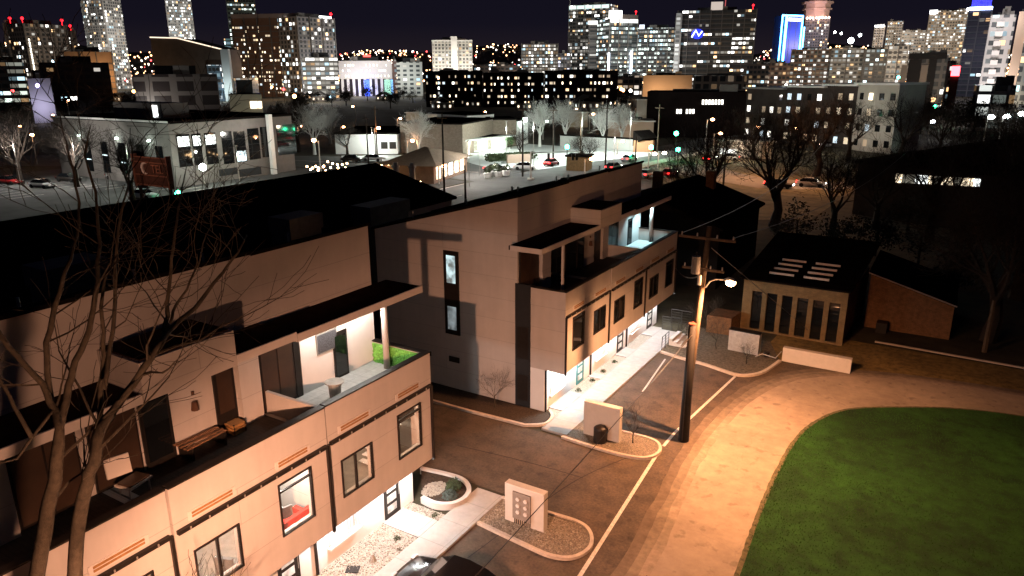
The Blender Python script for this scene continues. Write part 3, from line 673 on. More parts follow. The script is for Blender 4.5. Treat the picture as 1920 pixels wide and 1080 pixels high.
# walks
jm = mat("walk_concrete", (0.36, 0.335, 0.31), 0.85, 0.10, 3, 0.15, 30, stain=.1, joints=(1.5, 1.5, .012, .6, 0.0))
m = MB(); m.box(-16.25, -14.85, -8, 23.7, -.05, .10); tag(m.build("walk", jm), kind="structure")
m = MB(); m.box(-16.55, -15.08, 30.15, 47.9, -.05, .10); tag(m.build("walk", jm), kind="structure")
for y0, y1 in ((19.45, 20.75), (13.5, 14.8), (7.7, 9.0)):
    m = MB(); m.box(xgL + .01, -16.26, y0, y1, -.05, .105); tag(m.build("porch_slab", jm), kind="structure")
for y0, y1 in ((32.5, 35.0), (37.5, 38.2), (41.6, 43.2), (46.2, 48.2)):
    m = MB(); m.box(xgR + .01, -16.56, y0, y1, -.05, .105); tag(m.build("porch_slab", jm), kind="structure")
stone = mat("white_stone_chips", (.30, .265, .22), .95, .65, 26, .9, 30)
ys = [-8, 7.7, 9.0, 13.5, 14.8, 19.45, 20.75, 21.3]
for i in range(0, 7, 2): sheet("stone_bed", [(xgL, ys[i]), (-16.26, ys[i]), (-16.26, ys[i + 1]), (xgL, ys[i + 1])], .06, stone, th=.1)
for y0, y1 in ((35, 37.5), (38.2, 41.6), (43.2, 46.2)): sheet("stone_bed", [(xgR, y0), (-16.56, y0), (-16.56, y1), (xgR, y1)], .06, stone, th=.1)
sheet("mulch_bed", [(-29, 30.0), (-17.6, 30.1), (-16.9, 30.6), (-16.75, 31.3), (-17.0, 31.95), (-29, 31.98)], .06, mulch, th=.06)
sheet("stone_bed", [(-17.0, 32.0), (-16.6, 31.5), (-16.56, 32.5), (-17.4, 32.5)], .06, stone, th=.06)
# loose stones on the near beds
m = MB(); random.seed(11)
for (x0, x1, y0, y1, n) in ((-18.1, -16.3, 14.9, 19.4, 900), (-18.0, -16.3, 20.8, 21.3, 90), (-14.7, -10.3, 21.5, 23.5, 1500), (-14.9, -10.7, 30.1, 31.8, 500)):
    for k in range(n):
        x, y = random.uniform(x0, x1), random.uniform(y0, y1); r = random.uniform(.015, .045)
        if x > -11 and abs(y - (y0 + y1) / 2) > .6: continue
        m.ball((x, y, .07), r, 5, 3, sz=.7)
tag(m.build("pebbles", mat("pebble_stone", (.27, .23, .18), .9, .4, 5)), "loose pale pebbles scattered over the gravel beds", "pebbles", kind="stuff")
# painted lines and seams
m = MB(); ribbon(m, [(-9.73, 20.8), (-10.1, 26), (-10.48, 31.2)], .16, .008, .012); tag(m.build("painted_line", paint), kind="structure")
m = MB(); ribbon(m, [(-9.73, 20.8), (-9.5, 10), (-9.4, -8)], .16, .008, .012); tag(m.build("painted_line", paint), kind="structure")
m = MB(); ribbon(m, [(-10.46, 31.75), (-10.45, 33.4), (-9.7, 42.3)], .15, .008, .012); tag(m.build("painted_line", paint), kind="structure")
m = MB(); ribbon(m, [(-14.35, 42.8), (-13.75, 37.3)], .10, .008, .012); tag(m.build("painted_line", paint), kind="structure")
crack = mat("dark_seam", (.03, .022, .018), .9)
for pl in ([(-7.4, -8), (-7.6, 22.1)], [(-19.3, 26.5), (-15.6, 26.9), (-12.6, 27.0)], [(-13.9, 19.5), (-12.9, 26.2), (-11.6, 29.7)]):
    m = MB(); ribbon(m, smooth_pts(pl, 5), .035, .009, .0125); tag(m.build("road_seam", crack), kind="structure")
# planter by the near corner
pw = smooth_pts([(-19.3, 23.5), (-17.4, 23.75), (-16.5, 23.35), (-16.15, 22.6), (-16.35, 21.9), (-17.0, 21.55), (-17.75, 21.62)], 6)
t = empty("planter", (-17.5, 22.6, 0), "curved pale concrete planter at the corner of the near row", "planter")
m = MB(); ribbon(m, pw, .20, 0, .30); m.build("planter_wall", concrete, t)
m = MB(); m.prism([tuple(p) for p in pw], .02, .2); m.build("planter_soil", mulch, t)
random.seed(5)
m = MB()
for k in range(420):
    a, r = random.uniform(0, 6.28), .65 * math.sqrt(random.random())
    m.ball((-17.75 + r * math.cos(a) * .7, 22.45 + r * math.sin(a), .22), random.uniform(.025, .062), 6, 4, sz=.7)
tag(m.build("rock_pile", stone), "heap of pale rocks inside the curved planter", "rocks", kind="stuff")
leafm = mat("dark_leaf", (.035, .05, .02), .7, .5, 6)
def shrub(c, r, n=220, h=1.0, label=None, mm=None, group="small shrubs in the stone beds"):
    t = empty("shrub", c, label, "shrub", group)
    q = MB(); c = Vector(c)
    for k in range(5): q.tube([c, c + Vector((random.gauss(0, r * .4), random.gauss(0, r * .4), r * h))], [.012, .004], 4)
    q.build("stems", darkbark, t); q = MB()
    for k in range(n):
        p = Vector((random.gauss(0, 1), random.gauss(0, 1), random.gauss(0, 1))).normalized() * r * random.random() ** .4
        p.z = abs(p.z) * h + .02; s_ = r * random.uniform(.09, .2); a = Vector((random.gauss(0, 1), random.gauss(0, 1), random.gauss(0, 1))).normalized(); b = a.orthogonal().normalized() * .5
        q.add([c + p - a * s_, c + p + b * s_, c + p + a * s_, c + p - b * s_], [(0, 1, 2, 3)])
    q.build("foliage", mm or leafm, t); return t
shrub((-17.0, 22.95, .2), .38, 400, 1.4, "tall dark shrub at the back of the curved planter", group="planter shrubs")
shrub((-16.75, 22.3, .2), .36, 400, .9, "low blue-grey shrub at the front of the curved planter", mat("blue_leaf", (.06, .08, .07), .7, .4, 6), "planter shrubs")
shrub((-16.92, 18.91, .06), .17, 130, 1, "dark shrub in the stone bed beside the near porch slab")
shrub((-16.4, 18.45, .06), .16, 90, .8, "thin brownish shrub next to the walk, just beyond the dark shrub", mat("brown_leaf", (.12, .08, .05), .8, .4, 6))
shrub((-16.6, 21.0, .06), .2, 110, .5, "sprawling low shrub between the porch slab and the curved planter")
for i, (x, y) in enumerate(((-16.95, 35.3), (-16.85, 37.0), (-16.85, 38.6), (-16.85, 40.4))):
    shrub((x, y, .06), .2, 130, 1, "%s of the four round shrubs along the lit front of the far row" % ("nearest", "second nearest", "third nearest", "farthest")[i])
m = MB(); m.cyl((-16.86, 17.42, .06), .16, .3, 6, .05); thing(m, "garden_rock", stone, "pointed pale rock standing in the floodlit stone bed", "rock")
m = MB(); m.rbox((-17.17, 16.65, .06), .5, .4, .03, .5); thing(m, "tray", darkmetal, "flat dark-edged tray lying in the floodlit stone bed", "tray")

# letterbox walls
def mail_wall(x0, x1, yc, h, label, panel):
    t = empty("mailbox_wall", ((x0 + x1) / 2, yc, 0), label, "mailbox wall", "pale walls on the kerbed islands")
    m = MB(); m.box(x0, x1, yc - .17, yc + .17, 0, h); m.build("wall", siding_plain, t)
    m = MB(); m.box(x0 - .0, x1 + .0, yc - .17, yc + .17, h + .002, h + .03); m.build("coping", trimpale, t)
    if panel:
        cx = x0 + (x1 - x0) * .45
        m = MB(); m.box(cx - .42, cx + .42, yc - .24, yc - .172, h - 1.45, h - .22); p = m.build("letterbox_panel", mat("panel_grey", (.22, .18, .15), .6, .15, 5), t)
        for a in (-.16, .2):
            for b in (0, .3, .6):
                q = MB(); q.tube([(cx + a, yc - .24, h - .5 - b), (cx + a, yc - .29, h - .5 - b)], .085, 14); q.build("round_lock", trimpale, p)
        for k in range(9):
            q = MB(); q.box(cx - .36 + k * .09, cx - .32 + k * .09, yc - .2, yc - .172, h - 1.8 + .03 * (k % 3), h - 1.5); q.build("raised_mark", darkmetal, p)
    return t
siding_plain = mat("pale_render", (0.52, 0.46, 0.40), 0.85, 0.06, 3, 0.15, 40, stain=.08)
mail_wall(-13.95, -12.12, 22.50, 1.78, "pale wall with grey letterbox panel on the near gravel island", True)
mail_wall(-14.43, -12.46, 30.95, 1.88, "pale wall with a dark bin in front on the far gravel island", False)
t = empty("litter_bin", (-13.35, 30.5, 0), "dark round-topped bin in front of the far pale wall", "bin")
m = MB(); m.cyl((-13.35, 30.45, .07), .33, .72, 18); m.build("body", darkmetal, t)
m = MB(); m.ball((-13.35, 30.45, .79), .33, 18, 8, sz=.5); m.build("lid", darkmetal, t)
m = MB(); m.cyl((-13.7, 30.48, .07), .02, .7, 6); m.build("side_post", darkmetal, t)

# low wall and far kerb things
m = MB(); m.box(-7.78, -3.72, 46.35, 46.75, 0, .93); thing(m, "low_wall", siding_plain, "long low white concrete wall at the edge of the pale road", "low wall")
t = empty("electrical_cabinet", (-10.2, 46.8, 0), "grey galvanised utility cabinet in front of the brick building", "cabinet")
m = MB(); m.rbox((-10.3, 46.75, 0), 2.0, .55, 1.45, -.05); m.build("cabinet_body", galv, t)
m = MB(); m.rbox((-10.3, 46.75, 1.452), 2.06, .6, .05, -.05); m.build("cabinet_top", darkmetal, t)
t = empty("pipe_rack", (-8.6, 46.3, 0), "low bent steel pipe rail beside the grey cabinet", "pipe rail")
m = MB(); m.tube([(-9.4, 46.1, .05), (-9.0, 46.2, .3), (-8.1, 45.9, .3), (-7.9, 46.6, .55)], .03, 6); m.build("rail", galv, t)
m = MB(); m.cyl((-8.8, 46.6, 0), .2, .35, 10); m.build("drum", darkmetal, t)
# brick building with six tall windows and louvred rooflights
t = empty("brick_building", (-8, 54, 0), "low buff brick building with six tall dark windows and louvred rooflights", "building")
m = MB(); y = 51.3
hs = [(-11.15 + k * 1.04 + 0.0, -11.15 + k * 1.04 + .72, .15, 3.05) for k in range(6)]
# front wall faces the road: turned copy of the holed wall
q = MB(); holed_wall(q, 0, .3, -5.0, 1.9, 0, 3.75, [(-4.35 + k * 1.03, -4.35 + k * 1.03 + .70, .12, 2.95) for k in range(6)])
F = Matrix.Translation((-10.05 + 3.3, 51.25, 0)) @ Matrix.Rotation(R(-90) - .02, 4, 'Z')
def xf(mb, M): mb.v = [tuple(M @ Vector(v)) for v in mb.v]; return mb
xf(q, F).build("front_wall", brickm, t)
for k in range(6):
    q = MB(); q.box(-.25, -.2, -4.35 + k * 1.03, -4.35 + k * 1.03 + .70, .12, 2.95)
    for j in range(5): q.box(-.2, -.17, -4.35 + k * 1.03, -4.35 + k * 1.03 + .70, .6 + j * .5, .63 + j * .5)
    xf(q, F).build("window", glassdark, t)
m = MB(); m.prism([(-11.6, 51.95), (-4.95, 51.85), (-4.5, 60.5), (-11.4, 60.5)], 0, 3.5); m.build("side_wall", redbrick, t)
m = MB(); m.add([(-12.0, 51.0, 3.78), (-4.7, 51.0, 3.80), (-4.0, 61, 5.3), (-11.6, 61, 5.3), (-12.0, 51.0, 3.9), (-4.7, 51.0, 3.92), (-4.0, 61, 5.42), (-11.6, 61, 5.42)], [(3, 2, 1, 0), (4, 5, 6, 7), (0, 1, 5, 4), (1, 2, 6, 5), (2, 3, 7, 6), (3, 0, 4, 7)]); rf = m.build("roof", roofdark, t)
lou = mat("louvre_metal", (.5, .42, .36), .35, .1, 3, metal=.5)
for i, x0 in enumerate((-10.2, -7.9)):
    for k in range(4):
        yy = 52.0 + k * .9; zz = 3.98 + (yy - 51) * .151
        m = MB(); m.box(x0 + k * .1, x0 + 1.65 + k * .1, yy, yy + .12, zz + .06, zz + .2); m.build("rooflight_louvre", lou, rf)
m = MB(); m.prism([(-13.6, 49.2), (-11.9, 49.3), (-11.75, 51.2), (-13.5, 51.2)], 0, 1.3); m.build("low_extension", redbrick, t)
# brick shed with sloping parapet
t = empty("brick_shed", (-1.5, 58, 0), "dark red brick building whose side wall slopes down to the right", "building")
m = MB(); m.yprof([(0, 0)], 0, 0) if False else None
m.add([(-4.03, 56.3, 0), (1.36, 56.3, 0), (1.36, 56.3, 2.4), (-4.03, 56.3, 3.95), (-4.03, 64, 0), (1.36, 64, 0), (1.36, 64, 2.4), (-4.03, 64, 3.95)], [(0, 1, 2, 3), (7, 6, 5, 4), (1, 5, 6, 2), (4, 0, 3, 7)]); m.build("wall", redbrick, t)
m = MB(); m.add([(-4.2, 56.2, 4.02), (1.5, 56.2, 2.38), (1.5, 64.2, 2.38), (-4.2, 64.2, 4.02), (-4.2, 56.2, 4.12), (1.5, 56.2, 2.48), (1.5, 64.2, 2.48), (-4.2, 64.2, 4.12)], [(3, 2, 1, 0), (4, 5, 6, 7), (0, 1, 5, 4), (1, 2, 6, 5), (2, 3, 7, 6), (3, 0, 4, 7)]); m.build("roof", roofdark, t)
m = MB(); m.tube([(-4.2, 56.15, 4.12), (1.5, 56.15, 2.48)], .05, 5); m.build("parapet_coping", lou, t)
m = MB(); m.box(-3.2, -2.5, 55.3, 56.1, 0, .75); thing(m, "air_conditioner", darkmetal, "dark air conditioner box beside the sloping brick wall", "air conditioner")

# ---------------------------------------------------------------- utility pole, stub pole, cables
t = empty("utility_pole", (-9.55, 33.35, 0), "tall wooden utility pole with crossarms and transformer", "utility pole")
b0 = Vector((-10.02, 33.45, 0)); tp = Vector((-9.45, 33.4, 11.0))
m = MB(); m.tube([b0, b0.lerp(tp, .5), tp], [.19, .16, .12], 12); m.build("pole", wood, t, smooth=True)
for zz, ln in ((10.46, 1.35), (8.95, 1.0)):
    c = b0.lerp(tp, zz / 11); m = MB(); m.box(c.x - ln, c.x + ln, c.y - .22, c.y - .12, zz - .06, zz + .06); ca = m.build("crossarm", wood, t)
    for k in (-.9, -.35, .35, .9):
        q = MB(); q.cyl((c.x + k * ln, c.y - .17, zz + .06), .045, .16, 8, .03); q.build("insulator", galv, ca)
m = MB(); m.cyl((-9.86, 33.05, 8.75), .21, .85, 14); tr = m.build("transformer", mat("dull_grey_metal", (.12, .115, .11), .6, .2, 4), t, smooth=False)
q = MB(); q.cyl((-9.86, 33.05, 9.6), .04, .2, 6); q.build("bushing", darkmetal, tr)
m = MB(); m.cyl((-9.66, 33.1, 8.2), .1, .5, 8); m.build("bracket", galv, t)
t = empty("stub_pole", (-9.98, 32.9, 0), "thick dark shorter pole standing against the utility pole", "pole")
m = MB(); m.tube([(-9.80, 32.85, 0), (-9.80, 32.95, 3), (-9.80, 33.0, 6.2)], [.27, .23, .18], 14); m.build("pole", mat("tarred_wood", (.006, .004, .003), .8, .3, 8, .3, 30), t, smooth=True)
m = MB(); m.cyl((-9.80, 33.0, 6.2), .19, .06, 14); m.build("cap", mat("red_metal", (.12, .03, .02), .5), t)
m = MB(); m.tube([(-9.80, 32.56, .1), (-9.82, 32.7, 3), (-9.84, 32.8, 6.1)], .025, 6); m.build("conduit", darkmetal, t)
# the lamp on a bracket from the utility pole
t = empty("street_lamp", (-9.45, 33.35, 8.3), "lit orange street lamp bracketed to the utility pole", "street lamp", "street lamps")
m = MB(); m.tube([(-9.4, 33.3, 8.05), (-9.2, 33.3, 8.4), (-8.9, 33.25, 8.56), (-8.45, 33.2, 8.6)], .035, 8); m.build("arm", galv, t)
m = MB(); m.tube([(-8.5, 33.2, 8.6), (-8.35, 33.2, 8.63), (-8.1, 33.18, 8.6), (-8.0, 33.18, 8.56)], [.06, .13, .14, .05], 10); m.build("lamp_head", galv, t)
m = MB(); m.ball((-8.2, 33.19, 8.50), .23, 14, 8, sz=.75); m.build("bulb", emit("bulb_main", (1.0, .58, .26), 70), t)
light("lamp_light", (-8.2, 33.19, 8.28), 900, SODIUM, .14, parent=t); light("lamp_beam", (-8.1, 33.15, 8.28), 14500, SODIUM, .14, 162, .5, parent=t)
def wire(a, b, sag, label, r=.018, grp="overhead wires", name="cable", mm=None):
    a, b = Vector(a), Vector(b); m = MB()
    m.tube([a.lerp(b, k / 16) - Vector((0, 0, sag * 4 * (k / 16) * (1 - k / 16))) for k in range(17)], r, 4)
    return tag(m.build(name, mm or darkmetal), label, "cable", grp)
wire((-9.75, 33.05, 8.6), (-16.15, 49.3, 4.4), .3, "service wire from the transformer to the far row", .03)
wire((-9.3, 33.4, 10.0), (-7.0, 50.5, 1.0), .0, "guy wire from the pole top down toward the brick building", .02)
wire(tuple(G(760, 1221, 6.0)), (-9.75, 32.9, 5.7), .15, "overhead wire running from the utility pole past the letterbox wall", .016)
wire((-8.3, 33.2, 10.6), (-4, 90, 10.5), 1.2, "overhead wire from the right end of the upper crossarm", .02)
wire((-10.7, 33.2, 10.6), (-13, 90, 10.5), 1.2, "overhead wire running back from the upper crossarm", .02)

# steps and railings at the far end of the far row
t = empty("steps", (-15.6, 46.2, 0), "pale concrete steps with landing at the far end of the far row", "steps")
for k in range(4):
    m = MB(); m.box(-15.05 + k * .3, -14.76 + k * .3, 45.3, 47.2, 0, .1 + .12 * (3 - k) - .05 * 0); m.build("step", concrete, t)
for (a, b) in (((-16.5, 48.1), (-15.1, 48.1)), ((-15.05, 47.3), (-13.9, 47.3)), ((-15.0, 43.9), (-15.0, 45.2)), ((-16.5, 50.0), (-14.9, 50.0))):
    q = empty("railing", (a[0], a[1], 0), "thin dark metal railing %s" % {(-16.5, 48.1): "across the end of the lit walk", (-15.05, 47.3): "beside the pale steps", (-15.0, 43.9): "along the edge of the lot below the steps", (-16.5, 50.0): "behind the end wall of the far row"}[a], "railing", "railings by the steps")
    m = MB(); a3, b3 = Vector((a[0], a[1], 0)), Vector((b[0], b[1], 0)); up = Vector((0, 0, 1))
    m.tube([a3 + up * 1.05, b3 + up * 1.05], .025, 6)
    for k in range(4): m.tube([a3 + up * (.25 + .2 * k), b3 + up * (.25 + .2 * k)], .012, 4)
    for k in range(3): p = a3.lerp(b3, k / 2); m.tube([p, p + up * 1.05], .02, 6)
    m.build("rail", darkmetal, q)

# ---------------------------------------------------------------- car in the lot
def lathe_car(name, c, rz, label, paintm, group=None, lights_on=False, cat="car", full=True):
    """a saloon: lofted body with wheel arches, cabin, glass, wheels, lamps; length along local x"""
    t = empty(name, c, label, cat, group); M = Matrix.Translation(c) @ Matrix.Rotation(rz, 4, 'Z')
    st = [(-2.28, .35, .62, .66), (-2.2, .28, .86, .80), (-1.6, .22, .98, .87), (-.6, .2, .95, .9), (.5, .2, .93, .9), (1.3, .22, .88, .88), (1.95, .26, .78, .80), (2.25, .33, .62, .62)]
    b = MB(); vs = []; n = 10
    for x, z0, z1, hw in st:
        for k in range(n):
            a = 2 * math.pi * (k + .5) / n; cx, cz = math.cos(a), math.sin(a)
            px = (abs(cx) ** .45) * (1 if cx > 0 else -1) * hw; pz = (z0 + z1) / 2 + (abs(cz) ** .5) * (1 if cz > 0 else -1) * (z1 - z0) / 2
            vs.append((x, px, pz))
    fs = [tuple(range(n)), tuple(range((len(st) - 1) * n, len(st) * n))[::-1]]
    for i in range(len(st) - 1):
        for k in range(n): fs.append((i * n + k, (i + 1) * n + k, (i + 1) * n + (k + 1) % n, i * n + (k + 1) % n))
    b.add(vs, fs); body = xf(b, M).build("body", paintm, t, smooth=True)
    # cabin
    rows = [(-1.75, .93, .78), (-1.05, 1.38, .62), (-.3, 1.46, .64), (.35, 1.42, .62), (1.15, .92, .76)]
    g = MB(); vs = [];
    for x, z, hw in rows: vs += [(x, -hw, z), (x, hw, z)]
    base = [(-1.75, -.8, .9), (-1.75, .8, .9), (1.15, .8, .9), (1.15, -.8, .9)]
    g = MB(); g.add(vs, [(0, 1, 3, 2)]); xf(g, M).build("rear_window", glassdark, t)
    g = MB(); g.add(vs, [(6, 7, 9, 8)]); xf(g, M).build("windscreen", glassdark, t)
    g = MB(); g.add([(v[0], v[1], v[2] + .0) for v in vs[2:8]], [(0, 1, 3, 2), (2, 3, 5, 4)]); xf(g, M).build("roof", paintm, t, smooth=True)
    for sd in (0, 1):
        g = MB(); top = [vs[i + sd] for i in (2, 4, 6)]; hw = .82 * (1 if sd else -1)
        g.add([vs[0 + sd], top[0], top[1], top[2], vs[8 + sd], (1.0, hw, .9), (-1.6, hw, .9)], [(0, 1, 2, 3, 4, 5, 6) if sd else (6, 5, 4, 3, 2, 1, 0)]); xf(g, M).build("side_window", glassdark, t)
    for x in (-1.4, 1.38):
        for sd in (-1, 1):
            g = MB(); g.tube([(x, sd * .74, .33), (x, sd * .92, .33)], .33, 16); wv = xf(g, M).build("wheel", mat("tyre", (.015, .015, .015), .8), t)
            if full: g = MB(); g.tube([(x, sd * .92, .33), (x, sd * .935, .33)], .2, 10); xf(g, M).build("rim", galv, wv)
    for sd in (-1, 1):
        g = MB(); g.box(2.14, 2.27, sd * .6 - .15, sd * .6 + .15, .56, .68); xf(g, M).build("headlight", emit("headlight", (1, .95, .85), 25) if lights_on else galv, t)
        g = MB(); g.box(-2.29, -2.18, sd * .6 - .17, sd * .6 + .17, .66, .82); xf(g, M).build("tail_light", emit("tail_light", (1, .02, .02), 16) if lights_on else mat("tail_red", (.3, .01, .01), .3), t)
    return t
black = mat("black_car_paint", (.008, .007, .007), .18, spec=.6)
lathe_car("parked_car", (-12.95, 17.25, 0), R(180), "glossy black parked car at the bottom edge beside the walk", black)
#SPLIT3
# ---------------------------------------------------------------- trees
def branch(mb, p, d, r, ln, lv, rnd, seg=5, gnarl=.22, kids=(2, 4), minr=.008, up=.12):
    pts = [p]; rs = [r]; n = 4 if lv > 1 else 3
    for i in range(n):
        d = (d + Vector((rnd.gauss(0, gnarl), rnd.gauss(0, gnarl), rnd.gauss(0, gnarl) + up)) * .6).normalized()
        pts.append(pts[-1] + d * ln / n); rs.append(max(minr, r * (1 - .55 * (i + 1) / n)))
    mb.tube(pts, rs, seg if r > .05 else (4 if r > .025 else 3), cap=False)
    if lv <= 0: return
    for k in range(rnd.randint(*kids) + (1 if lv > 2 else 0)):
        t = rnd.uniform(.35, 1.0); i = min(n - 1, int(t * n)); q = pts[i].lerp(pts[i + 1], t * n - i)
        a = Vector((rnd.gauss(0, 1), rnd.gauss(0, 1), rnd.gauss(0, .5))); a = (a - d * a.dot(d)).normalized()
        nd = (d * rnd.uniform(.5, .95) + a * rnd.uniform(.5, .9)).normalized()
        branch(mb, q, nd, max(minr, rs[i] * rnd.uniform(.45, .62)), ln * rnd.uniform(.55, .8), lv - 1, rnd, seg, gnarl, kids, minr, up)
    branch(mb, pts[-1], d, rs[-1], ln * .7, lv - 1, rnd, seg, gnarl, kids, minr, up)
def bare_tree(name, loc, h, seed, label, group, m=None, lv=4, tr=None):
    rnd = random.Random(seed); t = empty(name, loc, label, "tree", group); c = Vector(loc); tr = tr or h * .024
    q = MB(); top = c + Vector((0, 0, h * .28)); q.tube([c, c.lerp(top, .5) + Vector((.03 * h * rnd.uniform(-1, 1), 0, 0)), top], [tr * 1.35, tr, tr * .85], 8); q.build("trunk", m or darkbark, t)
    q = MB()
    for k in range(5):
        a = k * 1.26 + rnd.uniform(-.4, .4); d = Vector((math.cos(a) * .75, math.sin(a) * .75, rnd.uniform(.7, 1.3))).normalized()
        branch(q, top - Vector((0, 0, .02 * h * k)), d, tr * .55, h * .30, lv, rnd, minr=h * .0009)
    q.build("crown", m or darkbark, t); return t
def leafy_tree(name, loc, h, seed, label, group, m, tri=1500, lab=True):
    rnd = random.Random(seed); t = empty(name, loc, label, "tree", group); c = Vector(loc)
    q = MB(); q.tube([c, c + Vector((0, 0, h * .6))], [h * .03, h * .012], 6); q.build("trunk", darkbark, t)
    q = MB(); cl = [(Vector((rnd.gauss(0, .2) * h, rnd.gauss(0, .2) * h, h * rnd.uniform(.35, .85))), h * rnd.uniform(.12, .24)) for _ in range(11)]
    for k in range(tri):
        o, r = rnd.choice(cl); p = c + o + Vector((rnd.gauss(0, 1), rnd.gauss(0, 1), rnd.gauss(0, .8))).normalized() * r * rnd.random() ** .35
        s_ = h * rnd.uniform(.012, .035); a = Vector((rnd.gauss(0, 1), rnd.gauss(0, 1), rnd.gauss(0, 1))).normalized(); b = a.orthogonal().normalized()
        q.add([p - a * s_, p + b * s_ * .6, p + a * s_, p - b * s_ * .6], [(0, 1, 2, 3)])
    q.build("crown", m, t); return t

# the big many-stemmed bare tree at the left edge
rnd = random.Random(21)
tr_ = empty("bare_tree", (-12.6, 5.6, 0), "large many-stemmed bare tree in front of the near townhouses", "tree", "bare trees")
stems = [  # photo outlines of the stems, each on its own distance to the right of the wall
    (-13.4, [(62, 1120), (70, 1080), (90, 953), (103, 897), (112, 803), (100, 770), (80, 720), (33, 668), (-10, 612)], [.17, .165, .155, .14, .12, .10, .085, .07, .06]),
    (-13.6, [(100, 790), (90, 722), (87, 643), (107, 567), (123, 510), (143, 443), (150, 380), (128, 290), (112, 215)], [.09, .085, .08, .07, .06, .045, .035, .025, .012]),
    (-13.3, [(112, 810), (130, 722), (143, 677), (167, 620), (180, 560), (187, 460), (180, 360), (160, 290), (170, 235)], [.11, .10, .09, .08, .07, .05, .035, .025, .012]),
    (-12.9, [(137, 1120), (139, 1080), (147, 987), (157, 920), (177, 870), (187, 803), (213, 770), (250, 720), (277, 680), (300, 643), (320, 617), (367, 577), (417, 510), (447, 473), (462, 440)], [.165, .16, .15, .14, .13, .125, .12, .11, .105, .10, .085, .07, .05, .035, .02]),
    (-12.9, [(306, 632), (313, 593), (317, 527), (327, 460), (333, 393), (345, 340), (352, 290)], [.08, .065, .05, .04, .03, .02, .01]),
    (-13.0, [(320, 605), (328, 573), (350, 543), (373, 490), (385, 440), (420, 400)], [.05, .045, .035, .028, .018, .008]),
    (-13.3, [(184, 820), (190, 722), (195, 643), (188, 577), (196, 520), (225, 470)], [.09, .08, .065, .05, .035, .015]),
    (-13.2, [(195, 730), (208, 647), (217, 560), (217, 460), (233, 377), (250, 300), (244, 240)], [.075, .065, .055, .04, .03, .018, .008]),
    (-13.5, [(60, 820), (25, 760), (-5, 700)], [.06, .05, .04]),
    (-13.4, [(100, 770), (30, 860), (-10, 870)], [.05, .035, .025]),
]
q = MB(); tw = MB()
for X0, pl, rs in stems:
    P = [PX(x, y, X0 - .25 * math.sin(i * 1.3)) for i, (x, y) in enumerate(pl)]
    D_ = [min(1.0, .2 + .8 * i / len(P)) for i in range(len(P))]
    pts = []; rr = []
    for i in range(len(P) - 1):
        for k in range(3): pts.append(P[i].lerp(P[i + 1], k / 3) + Vector((rnd.gauss(0, .012), rnd.gauss(0, .012), 0))); rr.append(rs[i] + (rs[i + 1] - rs[i]) * k / 3)
    pts.append(P[-1]); rr.append(rs[-1]); rr = [r_ * (.84 if r_ > .12 else .66) for r_ in rr]
    q.tube(pts, rr, 9)
    for i in range(4, len(pts) - 1, 1):
        if pts[i].z < 5.5: continue
        for k in range(1):
            if rnd.random() < .74: continue
            d = (pts[i + 1] - pts[i]).normalized(); a = Vector((rnd.gauss(0, .6), rnd.gauss(0, 1), rnd.gauss(0, .4))); a = (a - d * a.dot(d)).normalized()
            branch(tw, pts[i], (d * .8 + a * .8).normalized(), max(.012, min(.032, rr[i] * .4)), rnd.uniform(.8, 1.9), 2, rnd, 4, .25, (2, 3), .0055)
q.build("trunk", bark, tr_, smooth=True); tw.build("crown", bark, tr_)
# lower stems down to the ground, and fine twigs at the bottom of the picture
m = MB(); a = PX(62, 1120, -13.4); b = PX(137, 1120, -12.9)
m.tube([(-12.8, 5.3, 0), (-13.1, a.y * .6 + 5.3 * .4, a.z * .55), a], [.3, .2, .17], 9); m.tube([(-12.5, 5.6, 0), (-12.8, b.y * .6 + 5.6 * .4, b.z * .5), b], [.28, .2, .165], 9); m.build("root_flare", bark, tr_)
yt = empty("sapling", (-14.4, 8.4, 0), "thin bare sapling whose twigs cross the near upper storey", "tree", "bare trees")
q = MB(); q.tube([(-14.4, 8.4, 0), (-14.5, 8.5, 2.2), (-14.6, 8.6, 4.0)], [.05, .035, .02], 6); q.build("trunk", bark, yt); q = MB()
for k in range(4): branch(q, Vector((-14.55, 8.55, 2.6 + .25 * k)), Vector((rnd.gauss(0, .3), rnd.gauss(0, .6), 1)).normalized(), .016, 1.5, 3, rnd, 4, .25, (1, 3), .006)
q.build("crown", bark, yt)
for i, (x, y, h, lb) in enumerate(((-20.0, 31.0, 2.6, "thin bare sapling in the mulch bed against the far row's end wall"), (-11.85, 31.15, 2.4, "small bare sapling on the far gravel island beside the pale wall"), (-13.6, 49.3, 3.0, "slender bare sapling beyond the steps railing"), (-12.0, 46.2, 2.5, "bare bushy sapling left of the grey cabinet"), (-9.6, 44.6, 1.6, "tiny bare sapling by the far curved kerb"))):
    bare_tree("sapling", (x, y, .05), h, 40 + i, lb, "bare saplings", bark, 3, .03)

